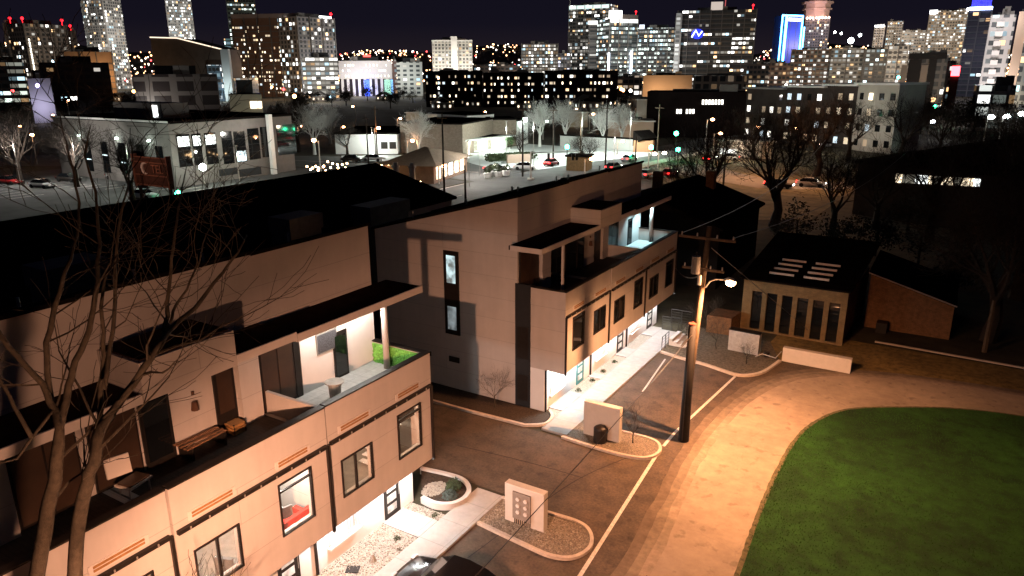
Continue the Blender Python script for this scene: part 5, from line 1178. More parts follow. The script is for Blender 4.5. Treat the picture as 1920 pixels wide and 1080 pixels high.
# concrete planters and chairs in front of the restaurant
for i, (x, y) in enumerate(((921, 330), (935, 331), (949, 329), (915, 334), (928, 327))):
    P0 = G(x, y); t = empty("street_planter", P0, "%s white tub with a small bush beside the restaurant forecourt" % ("second", "middle", "rightmost", "leftmost front", "rear")[i], "planter", "white tubs by the crossing")
    m = MB(); m.cyl(P0, .6, .9, 12, .75); m.build("tub", white_wall, t); q = MB()
    for k in range(90):
        p = P0 + Vector((rr.gauss(0, .35), rr.gauss(0, .35), 1.0 + abs(rr.gauss(0, .4)))); s_ = .14; a = Vector((rr.gauss(0, 1), rr.gauss(0, 1), rr.gauss(0, 1))).normalized(); b = a.orthogonal().normalized()
        q.add([p - a * s_, p + b * s_, p + a * s_, p - b * s_], [(0, 1, 2, 3)])
    q.build("foliage", leafm, t)
for x, y, z, p, c in ((900, 330, 6, 6000, WHITE), (1000, 310, 9, 11200, (.9, 1, .94)), (1090, 295, 9, 14400, (.88, 1, .92)), (1180, 290, 9, 12000, (.88, 1, .92)), (950, 290, 7, 7200, (.85, 1, .88)), (700, 294, 6, 4400, (.9, 1, .92)), (1150, 330, 8, 3600, WHITE), (880, 350, 7, 3600, WHITE), (150, 350, 8, 4200, WHITE), (40, 350, 8, 4200, WHITE), (250, 365, 8, 2400, (.9, 1, .85)), (450, 345, 6, 1100, (.9, 1, .8))):
    P0 = G(x, y); t = empty("area_lamp", P0, "slim area lamp mast near photo column %d" % x, "area lamp", "area lamps over the lots")
    t["label"] = {900: "slim lamp mast on the restaurant forecourt", 1000: "slim lamp mast at the left of the plaza", 1090: "slim lamp mast in the middle of the plaza", 1180: "slim lamp mast at the right of the plaza", 950: "slim lamp mast before the lit shop", 700: "slim lamp mast before the low white building", 1150: "slim lamp mast on the street beyond the far row", 880: "slim lamp mast between restaurant and street", 150: "slim lamp mast on the left lot", 40: "slim lamp mast at the far left lot", 250: "slim lamp mast under the sign board", 450: "slim lamp mast beside the grey office block"}[x]
    m = MB(); m.tube([P0, P0 + Vector((0, 0, z + .3))], .05, 5); m.build("pole", galv, t); m = MB(); m.rbox(P0 + Vector((0, 0, z + .3)), .5, .25, .1, 0); m.build("lamp_head", galv, t)
    light("area_light", P0 + Vector((0, 0, z * .8)), p * .95, c, .2, parent=t)

# dark house with chimneys just beyond the far row
pk = PY(1258, 352, 66); t = empty("dark_house", (pk.x, 66, 0), "black gabled house with two chimneys behind the far row's end", "house")
hw = 6.5; m = MB(); m.xprof([(pk.x - hw, 0), (pk.x + hw, 0), (pk.x + hw, pk.z - 2.2), (pk.x, pk.z), (pk.x - hw, pk.z - 2.2)][::1], 60, 74); m.build("wall", mat("dark_siding", (.012, .010, .009), .9, spec=0), t)
m = MB(); m.xprof([(pk.x - hw - .4, pk.z - 2.3), (pk.x, pk.z + .05), (pk.x + hw + .4, pk.z - 2.3), (pk.x + hw + .4, pk.z - 2.1), (pk.x, pk.z + .25), (pk.x - hw - .4, pk.z - 2.1)], 59.5, 74.5); rf = m.build("roof", roofdark, t)
for dx_, yy in ((-2.6, 68), (1.8, 71)):
    m = MB(); m.box(pk.x + dx_, pk.x + dx_ + .8, yy, yy + .8, pk.z - 1, pk.z + 1.1); m.build("chimney", redbrick, rf)
# dark flat hall on the right with a slit of lit windows
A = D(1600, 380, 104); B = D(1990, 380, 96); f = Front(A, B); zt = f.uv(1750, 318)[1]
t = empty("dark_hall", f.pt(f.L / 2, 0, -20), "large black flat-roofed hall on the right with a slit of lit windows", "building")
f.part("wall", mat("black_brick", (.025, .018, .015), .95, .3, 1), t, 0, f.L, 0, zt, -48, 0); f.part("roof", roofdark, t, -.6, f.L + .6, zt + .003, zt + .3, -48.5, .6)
rr = random.Random(9)
for k in range(13):
    a0, z1 = f.uv(1681 + k * 12.2, 325 + k * .8); a1, z0 = f.uv(1681 + k * 12.2 + 9.5, 343 + k * .6)
    f.part("window", (warmwin, whitewin, dimwin, warmwin)[rr.randrange(4)], t, a0, a1, z0, z1, .02, .08)
    if k % 2: f.part("glazing_bar", darkmetal, t, (a0 + a1) / 2 - .05, (a0 + a1) / 2 + .05, z0, z1, .09, .13)

# bare trees on the right and in the middle
bt1 = bare_tree("bare_tree", (-27.5, 96, 0), 13.5, 61, "forked bare tree in front of the orange street lamps", "bare trees", lv=4, tr=.42)
bt2 = bare_tree("bare_tree", tuple(G(1450, 425)), 15.0, 62, "large dark bare tree, tallest of the right-hand trees", "bare trees", lv=4, tr=.5)
RT = [(1530, 330, 1.0, "bare tree left of the dark hall"), (1590, 300, 1.0, "bare tree in front of the pale flats"), (1690, 300, .9, "bare tree before the far roadside, right"), (1760, 290, .9, "bare tree under the white floodlights, left"), (1850, 640, .85, "bare tree standing over the short orange-lit pole"), (1905, 560, 1.1, "big bare tree at the right edge beside the lawn verge"), (1910, 420, 1.0, "dark bare tree before the hall's right end"), (1640, 430, .8, "low dark bare tree before the hall's left end"), (1410, 300, .8, "bare tree just right of the orange lamps"), (1280, 420, .7, "low bare tree beyond the far row"), (1880, 300, .8, "bare tree under the brightest floodlight"), (1480, 285, .8, "bare tree before the middle of the pale flats"), (1740, 450, .9, "dark bare tree before the lit slit windows"), (1560, 440, .8, "dark bare tree behind the buff brick building")]
for i, (x, y, s_, lb) in enumerate(RT): dup(bt1 if i % 2 else bt2, tuple(G(x, y)), i * 1.7, lb, s_)
wt = bare_tree("bare_tree", tuple(G(786, 296)), 10.5, 63, "white floodlit bare tree beside the low white building", "bare trees", mat("pale_bark", (.55, .55, .52), .9), 4, .3)
light("tree_flood", G(780, 300, 1.5) + Vector((2, -2, 0)), 1400, (.95, 1, .95), .2)
MT = [(652, 289, .55, "small bare tree against the low white wall"), (1012, 275, 1.1, "large pale bare tree left of the plaza poles"), (1060, 270, 1.1, "pale bare tree behind the plaza poles"), (1130, 276, 1.0, "pale bare tree behind the plaza fence wall"), (1165, 272, 1.0, "pale bare tree right of the plaza fence wall"), (590, 290, 1.1, "bare tree right of the grey office block"), (560, 285, 1.0, "bare tree touching the grey office block"), (1094, 318, .55, "small bare tree beside the brown kiosk"), (975, 295, .5, "small bare tree by the hedge"), (40, 345, 1.0, "bare tree on the far left lot"), (145, 350, .9, "bare tree left of the sign board"), (250, 380, .8, "bare tree in front of the sign board"), (620, 270, 1.0, "bare tree left of the low white building")]
for i, (x, y, s_, lb) in enumerate(MT): 
    c = dup(wt if (x in (1012, 1060, 1130, 1165, 620, 590)) else bt1, tuple(G(x, y)), i * 2.1, lb, s_)
#SPLIT4
# ---------------------------------------------------------------- the city
WA, WB = (1.0, .90, .74), (1.0, 1.0, .96); AM = (1.0, .62, .32)
def tower(name, label, xl, xr, yr, ytop, dist, depth, m, yaw=0.0, roofh=3.0, cat="tower", body="tower_body", group=None, roofm=None):
    A = D(xl, yr, dist * (1 + yaw)); B = D(xr, yr, dist * (1 - yaw)); f = Front(A, B)
    h = zat((xl + xr) / 2, ytop, (A + B) / 2)
    t = empty(name, f.pt(f.L / 2, 0, -depth / 2), label, cat, group)
    f.part(body, m, t, 0, f.L, 0, h, -depth, 0)
    f.part("roof", roofm or darkpanel, t, f.L * .25, f.L * .75, h + .01, h + roofh, -depth * .75, -depth * .25)
    f.h = h; f.t = t; f.depth = depth
    tr = random.Random(int(xl * 7 + ytop))
    if cat not in ("house", "sign") and body != "post" and h > 12:
        tr_m = mat("rooftop_metal", (.16, .15, .14), .7, .2, .3)
        for k in range(tr.randint(1, 3)):
            a = tr.uniform(.05, .8) * f.L; w_ = tr.uniform(.06, .16) * f.L + 1; f.part("rooftop_unit", tr_m, t, a, min(f.L - .3, a + w_), h + .01, h + tr.uniform(.8, 3.2), -depth * .2, -1.0)
        if h > 30 and dist > 440:
            lm = mat("ledge_%d" % (int(xl) % 3), ((.20, .19, .18), (.28, .26, .24), (.13, .12, .115))[int(xl) % 3], .8)
            fh = 3.9; q = MB()
            for k in range(1, int(h / fh)): f.box(q, -.25, f.L + .25, k * fh, k * fh + .55, -.3, .45)
            q.build("floor_edges", lm, t); q = MB(); nb_ = max(2, int(f.L / 9))
            for k in range(nb_ + 1): f.box(q, k * f.L / nb_ - .35, k * f.L / nb_ + .35, 0, h + .4, .0, .7)
            q.build("vertical_fins", lm, t)
    return f
def beacon(f, a, z, rgb=(1, .012, .02), r=1.0, nm="beacon", st=6):
    m = MB(); m.tube([f.pt(a, z, -1), f.pt(a, z + 3, -1)], .2, 4); m.ball(f.pt(a, z + 3.4, -.8), r, 8, 6); return m.build(nm, emit("beacon_%.2f%.2f" % rgb[1:], rgb, st), f.t)
grey = (.22, .21, .20); brown = (.16, .09, .06)
f = tower("apartment_tower", "pale grey slab tower with four red roof beacons at far left", 50, 130, 85, 46, 640, 22, facade("fa1", (.20, .18, .17), 3.4, 3.0, .26, WA, WB, 3.0, .45, .4, .1, 1), -.01)
for a_ in (0.02, .93): beacon(f, f.L * a_, f.h)
f.part("stair_light_strip", emit("strip_warm", (1, .9, .7), 5), f.t, f.L * .06, f.L * .06 + .7, 6, f.h - 10, .1, .4)
f = tower("apartment_tower", "dark brown block joined left of the beacon tower", 14, 50, 90, 44, 655, 25, facade("fa2", (.05, .03, .03), 4, 3.1, .16, WA, WB, 2.5, .5, .5, 0, 2)); beacon(f, f.L * .4, f.h)
f = tower("apartment_tower", "narrow dark block right of the beacon tower", 131, 146, 90, 58, 650, 20, facade("fa3", (.06, .04, .04), 3, 3.1, .3, WA, WB, 2.5, .5, .5, 0, 3)); beacon(f, f.L * .5, f.h)
cw = facade("fa4", (.30, .29, .27), 3.2, 3.2, .50, WA, WB, 2.6, .35, .35, .45, 4)
f = tower("glass_tower", "tall leaning-looking tower with blue crown lights on the left", 163, 200, 60, -6, 960, 26, cw, .01)
f = tower("glass_tower", "grey gridded wing of the blue-crowned tower", 200.5, 225, 60, 4, 965, 26, facade("fa5", (.34, .35, .33), 2.4, 3.0, .34, (.8, .9, .8), WB, 1.5, .4, .35, .1, 5), -.01)
for k in range(5): beacon(f, f.L * (k + .5) / 5, f.h - 3, (.25, .6, 1), 1.5, "crown_light", 10)
f = tower("glass_tower", "cylindrical-looking bright tower cut by the top of the frame", 313, 361, 30, -8, 1010, 30, facade("fa6", (.26, .27, .26), 2.2, 3.1, .62, WA, WB, 2.2, .2, .38, .5, 6))
f = tower("glass_tower", "pale green office tower cut by the top of the frame", 426, 479, 20, -6, 830, 30, facade("fa7", (.22, .25, .22), 2.6, 4, .42, WB, (.8, 1, .9), 3, .2, .5, .5, 7))
f.part("stair_glass", facade("fa8", (.2, .3, .3), 9, 4, .9, (.4, .85, .9), (.8, 1, 1), 1.8, .05, .35, 0, 8), f.t, -6, -.1, 0, f.h - 40, -12, -1)
f.part("bright_level", emit("bright_level", WB, 6), f.t, f.L * .35, f.L * .85, f.h - 26, f.h - 22, .1, .5)
# big brown apartment slab with real windows in its front
f = tower("apartment_block", "huge dark brown apartment slab full of warm square windows", 440, 560, 100, 34, 600, 24, mat("brown_brick_far", brown, .9, .2, .05), .02, cat="apartment block", body="wall")
rr = random.Random(77); wm = [emit("far_win_a", (1, .84, .60), 3.2), emit("far_win_b", (1, .95, .85), 3.2), emit("far_win_c", (1, .66, .38), 1.8), emit("far_win_e", (1, .8, .55), .8), emit("far_win_f", (.75, .9, 1), 1.1), emit("far_win_g", (1, .75, .5), .35)]
cells = [(i, j) for i in range(26) for j in range(17)]; rr.shuffle(cells)
me0 = MB(); me0.box(0, 1, -.1, 0, 0, 1); base = me0.build("window", wm[0]); mesh_w = [base.data]
for k in range(1, 6):
    c = base.data.copy(); c.materials.clear(); c.materials.append(wm[k]); mesh_w.append(c)
bpy.data.objects.remove(base)
def winobj(f, a0, a1, z0, z1, k, nm="window"):
    o = bpy.data.objects.new(nm, mesh_w[k]); col.objects.link(o); o.parent = f.t
    M = Matrix((f.u * (a1 - a0), -f.n, Vector((0, 0, z1 - z0)))).transposed().to_4x4(); M.translation = f.pt(a0, z0, .05) - WO(f.t); o.matrix_local = M; return o
def wins(f, nx, nz, n, z0, z1, fw=.45, fh=.5, a0=0, a1=None, warm=(0, 1, 2, 3, 3, 4, 5)):
    a1 = a1 or f.L; cw_ = (a1 - a0) / nx; ch = (z1 - z0) / nz; cells = [(i, j) for i in range(nx) for j in range(nz)]; rr.shuffle(cells)
    for i, j in cells[:n]: winobj(f, a0 + (i + .5 - fw / 2) * cw_, a0 + (i + .5 + fw / 2 + rr.choice((0, 0, .4))) * cw_, z0 + (j + .25) * ch, z0 + (j + .25 + fh) * ch, rr.choice(warm))
wins(f, 26, 17, 99, 2, f.h - 5, .45, .45)
f2 = f; m = MB()
for (i, j) in cells[100:190]: pass
q = MB(); cwd = f.L / 26; chh = (f.h - 7) / 17
for i, j in cells[:70]: f.box(q, (i + .3) * cwd, (i + .75) * cwd, 2 + (j + .3) * chh, 2 + (j + .75) * chh, .05, .12)
o = q.build("dim_windows", emit("far_win_dim", (1, .8, .5), 1.6), f.t); o["kind"] = "stuff"
f.part("parapet_screen", mat("far_screen", (.25, .2, .18), .8), f.t, 0, f.L, f.h + .02, f.h + 3, -1, 0)
f = tower("apartment_block", "pale grey apartment wing with bright roof edge right of the brown slab", 561, 630, 100, 33, 590, 24, facade("fa9", (.26, .24, .23), 3.6, 3.1, .36, WA, WB, 3, .45, .35, .2, 9), -.02, cat="apartment block")
f.part("roof_light_bar", emit("roofbar", WB, 7), f.t, f.L * .6, f.L * .92, f.h + .1, f.h + 1.4, .1, .5); beacon(f, f.L * .95, f.h)
f = tower("parking_garage", "brightly banded parking garage before the brown slab", 568, 634, 135, 107, 520, 20, facade("fa10", (.25, .24, .22), 3, 3.0, .85, WA, WB, 2.6, .15, .45, .1, 10), cat="garage", body="deck_stack")
# angular dark hall with lit edges
A = D(288, 150, 560); B = D(440, 150, 520); f = Front(A, B); t = empty("angular_hall", f.pt(f.L / 2, 0, -10), "dark angular hall with sloping wedge roof and glass flank on the left", "hall"); f.t = t
hl = zat(290, 70, A); hr = zat(438, 92, B)
q = MB(); f.box(q, 0, f.L, 0, hr * .45, -25, 0); q.build("lower_wall", facade("fb1", (.08, .07, .06), 5, 3.6, .38, WB, (.8, 1, .95), 1.4, .2, .6, .4, 11), t)
q = MB(); q.add([f.pt(1, hr * .45 + .01, -1), f.pt(f.L - 8, hr * .45 + .01, -1), f.pt(f.L - 8, hr, -1), f.pt(f.L * .35, hl * .98, -1), f.pt(1, hl, -1)] + [f.pt(1, hr * .45 + .01, -20), f.pt(f.L - 8, hr * .45 + .01, -20), f.pt(f.L - 8, hr, -20), f.pt(f.L * .35, hl * .98, -20), f.pt(1, hl, -20)], [(0, 1, 2, 3, 4), (9, 8, 7, 6, 5), (1, 6, 7, 2), (2, 7, 8, 3), (3, 8, 9, 4), (4, 9, 5, 0)]); q.build("wedge_wall", mat("dark_bronze_wall", (.07, .05, .04), .7, .3, .1), t)
q = MB(); f.rail(q, 1, hl, f.L * .35, hl * .98, .35, -.8); f.rail(q, f.L * .35, hl * .98, f.L - 8, hr, .35, -.8); q.build("lit_edge", emit("edge_warm", (1, .8, .6), 1.6), t)
f.part("white_fin", mat("pale_fin", (.55, .58, .58), .7), t, f.L - 7, f.L - 1, 0, hr, .1, 2); light("fin_light", f.pt(f.L - 4, 6, 14), 9000, (.85, 1, 1), .5, parent=t)
f.part("blue_glass", facade("fb2", (.1, .15, .2), 3, 3.5, .7, (.5, .75, 1), WB, 1.3, .2, .4, .2, 12), t, f.L - 19, f.L - 8, 0, hr * .7, .1, 1.5)
f = tower("low_block", "orange-lit low block with flat roof before the left towers", 122, 212, 120, 97, 560, 14, mat("ochre_wall", (.35, .22, .13), .9, .15, .1), cat="building", body="wall"); light("wall_light", f.pt(f.L * .75, 14, 12), 12000, AM, 1, parent=f.t)
f = tower("low_block", "dark low block with a few lit rooms at the left", 74, 205, 130, 117, 430, 14, facade("fb3", (.05, .045, .04), 4, 3.4, .18, WA, WB, 3, .3, .5, .5, 13), cat="building", body="wall")
f = tower("low_block", "pale low block with a violet lamp at the left", 52, 95, 155, 147, 330, 14, mat("pale_far", (.35, .34, .36), .9), cat="building", body="wall"); beacon(f, f.L * .4, f.h - 6, (.4, .3, 1), 1.1, "violet_lamp", 20); light("violet_light", f.pt(f.L * .45, 6, 6), 2600, (.75, .7, 1), .5, parent=f.t)
f = tower("low_block", "flat low block with a bright lit strip at the far left edge", -20, 44, 125, 117, 520, 14, facade("fb4", (.1, .1, .09), 4, 4, .7, WA, MERC, 1.6, .1, .5, .6, 14), cat="building", body="wall")
f = tower("low_block", "small brown block with two lit rooms at the far left edge", -10, 19, 105, 90, 560, 14, facade("fb5", (.18, .12, .1), 5, 4, .4, WA, WB, 2, .4, .5, 0, 15), cat="building", body="wall")
f = tower("low_block", "long low shed with pale framed front on the left", 250, 408, 150, 139, 300, 12, facade("fb6", (.16, .14, .13), 8, 5, .15, (1, .2, .2), WB, .8, .3, .3, 0, 16, glass=(.02, .012, .012)), cat="building", body="wall")
light("shed_light", f.pt(f.L * .15, 6, 8), 3600, WHITE, .5, parent=f.t)
f = tower("house", "small buff house with lit windows above the office roof", 431, 492, 195, 177, 175, 10, mat("buff_wall", (.36, .33, .25), .9), cat="house", body="wall"); light("house_light", f.pt(2, 4, 3), 350, (1, .95, .7), .3, parent=f.t)
for a_ in (.62, .72, .86): winobj(f, f.L * a_, f.L * a_ + .8, f.h - 3, f.h - 1.5, 0)
# hotel with overhanging white box and coloured lights below
hw_ = mat("hotel_white", (.50, .47, .45), .8, .08, .1)
f = tower("hotel", "white boxy hotel with overhanging upper storeys and blue lights below", 635, 735, 130, 114, 600, 22, hw_, cat="hotel", body="upper_wall")
wins(f, 14, 3, 18, f.h - 13, f.h - 1, .35, .35, f.L * .5, f.L * .98, (1, 1, 0)); wins(f, 8, 3, 9, f.h - 13, f.h - 1, .35, .35, 2, f.L * .45, (1,))
f.part("recess", mat("recess_shade", (.02, .015, .02), .9), f.t, -.2, f.L + .2, 0, f.h - 13.5, .02, .5)  # dark sheet in front; shade under the overhang put into its colour
for k in range(9): f.part("pier", hw_, f.t, f.L * (k + .3) / 9.5, f.L * (k + .3) / 9.5 + 2.0, 0, f.h - 13.5, .52, 1.4)
f.part("blue_wall", emit("blue_wall", (.05, .12, 1), 3.0, True), f.t, f.L * .46, f.L * .56, 0, f.h - 14, 1.5, 1.8)
f.part("green_wall", emit("mint_wall", (.5, 1, .75), .7, True), f.t, f.L * .84, f.L * .96, 0, f.h - 14, 1.5, 1.8); f.part("cyan_wall", emit("cyan_wall", (.2, .5, 1), 1.6, True), f.t, f.L * .965, f.L * 1.06, 0, f.h - 14, 1.5, 1.8)
light("hotel_light", f.pt(f.L * .3, 10, 20), 26000, WHITE, 1, parent=f.t); light("hotel_light", f.pt(f.L * .7, 26, 26), 26000, WHITE, 1, parent=f.t); light("hotel_blue", f.pt(f.L * .5, 6, 9), 8000, (.1, .2, 1), 1, parent=f.t)
f = tower("hotel_wing", "pale grey hotel wing with dim window rows right of the hotel", 744, 792, 135, 116, 590, 20, facade("fb7", (.42, .42, .40), 5, 3.3, .2, WA, WB, 2.2, .45, .5, 0, 17), cat="hotel"); light("wing_light", f.pt(f.L * .5, 14, 22), 14000, (.9, 1, .95), 1, parent=f.t)
f = tower("stair_block", "narrow brown stair block between hotel and wing", 735.5, 743.5, 130, 113, 598, 16, facade("fb8", (.1, .05, .04), 6, 4, .95, WB, WB, 2.5, .35, .5, 0, 18), cat="building")
f = tower("red_sign", "red glowing roof sign behind the hotel", 681, 695, 106, 103, 640, 4, mat("sign_case", (.05, .01, .01)), cat="sign", body="post", roofh=.2); f.part("sign_face", emit("red_sign_face", (1, .06, .05), 6), f.t, 0, f.L, f.h - 2.4, f.h, .05, .3)
# pale slab with central shaft
f = tower("residential_slab", "pale ten-storey slab with tall central shaft alone on the horizon", 811, 885, 100, 76, 690, 18, facade("fb9", (.44, .42, .36), 3.1, 3.0, .30, WA, WB, 1.8, .35, .4, 0, 19, glass=(.05, .05, .045)), cat="apartment block")
f.part("shaft", mat("shaft_pale", (.62, .60, .55), .8), f.t, f.L * .47, f.L * .63, 0, f.h + 3.5, .1, 2.5); f.part("cornice", mat("shaft_pale", (1, 1, 1)), f.t, -.5, f.L + .5, f.h - .8, f.h + .5, .1, .8)
light("slab_light", f.pt(f.L * .5, 16, 30), 60000, WHITE, 1, parent=f.t); light("slab_light", f.pt(f.L * .1, 26, 18), 14000, WHITE, 1, parent=f.t); light("slab_light", f.pt(f.L * .9, 26, 18), 14000, WHITE, 1, parent=f.t)
f = tower("office_block", "brightly gridded low office block left of the tall towers", 978, 1046, 100, 82, 720, 20, facade("fb10", (.12, .11, .1), 2.6, 3.0, .85, WA, WB, 2.6, .25, .42, .2, 20), cat="office block")
# central cluster
f = tower("glass_tower", "tall bright tower with a thin mast, leftmost of the central cluster", 1066, 1141, 70, 9, 860, 28, facade("fc1", (.18, .18, .17), 3.2, 3.7, .55, WA, WB, 2.6, .25, .42, .4, 21), .01)
q = MB(); q.tube([f.pt(1, f.h, 0), f.pt(1, f.h + 9, 0)], .5, 4); q.build("mast", mat("pale_coping", (.6, .6, .6)), f.t); f.part("crown_band", emit("crown_band", (.8, 1, .95), 1.2), f.t, 0, f.L, f.h - 4, f.h - .4, .1, .4)
f = tower("glass_tower", "dark banded tower with curved white cornice before the mast tower", 1103, 1141, 90, 40, 800, 26, facade("fc2", (.16, .15, .14), 9, 3.9, .5, WA, WB, 1.1, .1, .62, .8, 22)); f.part("cornice", emit("cornice_l", WB, 1.6), f.t, -1, f.L + .5, f.h - 3, f.h + .6, .1, 1.5)
f = tower("glass_tower", "tower with glowing white roof box and two vertical light blades", 1141.5, 1194, 90, 36, 780, 26, facade("fc3", (.10, .11, .11), 2.6, 4, .6, WB, (.8, 1, .9), 2.6, .2, .5, .6, 23), -.01)
f.part("roof_box", emit("roof_box", WB, 4), f.t, 1, f.L * .42, f.h + .1, f.h + 8, -4, .5); f.part("roof_screen", mat("far_screen", (.25, .2, .18)), f.t, f.L * .43, f.L, f.h + .1, f.h + 4.5, -3, 0); f.part("cornice", emit("cornice_l", WB, 1.6), f.t, 0, f.L, f.h - 3.4, f.h, .1, .6); beacon(f, f.L * .93, f.h + 4)
for a_, z1_, z0_ in ((-.01, -38, 4), (.80, -36, 0)): f.part("light_blade", emit("blade", (.78, .86, 1), 9), f.t, f.L * a_ - .7, f.L * a_ + .7, z0_, f.h + z1_ + 6, .8, 1.8)
f = tower("office_tower", "wide office tower with bright broken floor bands in the central cluster", 1195, 1270, 95, 52, 770, 28, facade("fc4", (.05, .05, .05), 2.6, 4.0, .60, WB, (.8, 1, .92), 3, .2, .52, .45, 24))
f.part("roof_lamp_box", emit("lamp_box", (.8, .85, 1), 1.5), f.t, 1, 6, f.h - 1, f.h + 3, .1, .6)
f = tower("office_tower", "wide dark office tower with scattered lit floors and blue emblem", 1268, 1414, 80, 19, 720, 34, facade("fc5", (.045, .038, .035), 3.0, 3.9, .34, WA, WB, 2.4, .12, .50, .78, 25))
f.part("roof_box", emit("roof_box_dim", (1, .85, .75), .55), f.t, f.L * .42, f.L * .57, f.h + .1, f.h + 7, -3, 0); beacon(f, f.L * .95, f.h)
q = MB(); q.tube([f.pt(f.L * .6, f.h, -2), f.pt(f.L * .6, f.h + 14, -2)], .4, 4); q.build("mast", emit("mast_red", (1, .2, .2), .5), f.t)
q = MB(); q.ball(f.pt(f.L * .27, f.h - 20, .4), 5.5, 14, 8, sz=.8); q.build("blue_emblem", emit("blue_emblem", (.03, .05, 1), 1.6, True), f.t)
q = MB(); q.tube([f.pt(f.L * .2, f.h - 23, 5.6), f.pt(f.L * .25, f.h - 17, 6.2), f.pt(f.L * .29, f.h - 22, 6.2), f.pt(f.L * .33, f.h - 18, 5.8)], .7, 5); q.build("emblem_mark", emit("emblem_mark", (.6, .7, 1), 4), f.t)
f.part("corner_shaft", facade("fc6", (.3, .3, .3), 5, 3.8, .9, WB, WB, .9, .3, .4, 0, 26), f.t, -1.5, 4, 0, f.h - 2, .1, 2.5)
# blue outlined tower
f = tower("outlined_tower", "dark tower outlined in vivid blue neon with blade-like sides", 1466, 1500, 85, 29, 1080, 18, mat("blue_glass_wall", (.02, .04, .12), .2), -.01, roofh=.5)
nb = emit("blue_neon", (.08, .42, 1.0), 16); nd = emit("blue_wash", (.01, .09, 1.0), .10)
f.part("front_wash", nd, f.t, 4.5, f.L - 2.5, 6, f.h - 4, .2, .6)
for a0, a1_, z0, z1_ in ((-5.2, -3.6, 4, f.h), (1.2, 4.0, 4, f.h), (f.L - 2.2, f.L - .6, 34, f.h), (f.L + 2.2, f.L + 3.6, 40, f.h - 14), (-5.2, f.L - .6, f.h - 1.4, f.h + .4)): f.part("neon_line", nb, f.t, a0, a1_, z0, z1_, .8, 1.8)
f.part("top_bar", emit("top_bar", (1, .95, 1), 7), f.t, 6, f.L - 4, f.h - 7, f.h - 3.5, .9, 1.5); f.part("base_light", emit("base_light", (.8, .95, 1), 6), f.t, -9, 5, 0, 4, 1, 3); light("neon_light", f.pt(f.L * .5, 60, 25), 60000, (.05, .3, 1), 2, parent=f.t)
# domed stepped tower
f = tower("stepped_tower", "rose-lit stepped tower with round crown beside the blue outlined tower", 1508, 1554, 60, 35, 1160, 34, facade("fc7", (.2, .17, .17), 3.2, 3.8, .28, WA, WB, 2.8, .4, .4, .1, 27), roofh=1)
pk_ = mat("rose_stone", (.50, .36, .32), .8)
c0 = f.pt(f.L * .42, 0, -14)
for r, z0, z1_ in ((17, f.h, f.h + 12), (20, f.h + 12, f.h + 14), (21, f.h + 20, f.h + 23), (17.5, f.h + 14, f.h + 20), (13, f.h + 23, f.h + 34)):
    q = MB(); q.cyl((c0.x, c0.y, z0 + .01), r, z1_ - z0 - .02, 8); q.build("crown_tier", pk_, f.t)
q = MB()
for k in range(8): q.ball(f.pt(f.L * (k + .5) / 8, f.h + 1, 1.5), 1.5, 6, 4)
q.build("crown_lamps", emit("crown_lamp", (1, .6, .45), 12), f.t)
light("crown_light", f.pt(f.L * .4, f.h + 10, 26), 30000, (1, .62, .52), 2, parent=f.t); light("crown_light", f.pt(f.L * .4, f.h + 44, 14), 8000, (1, .62, .52), 2, parent=f.t)
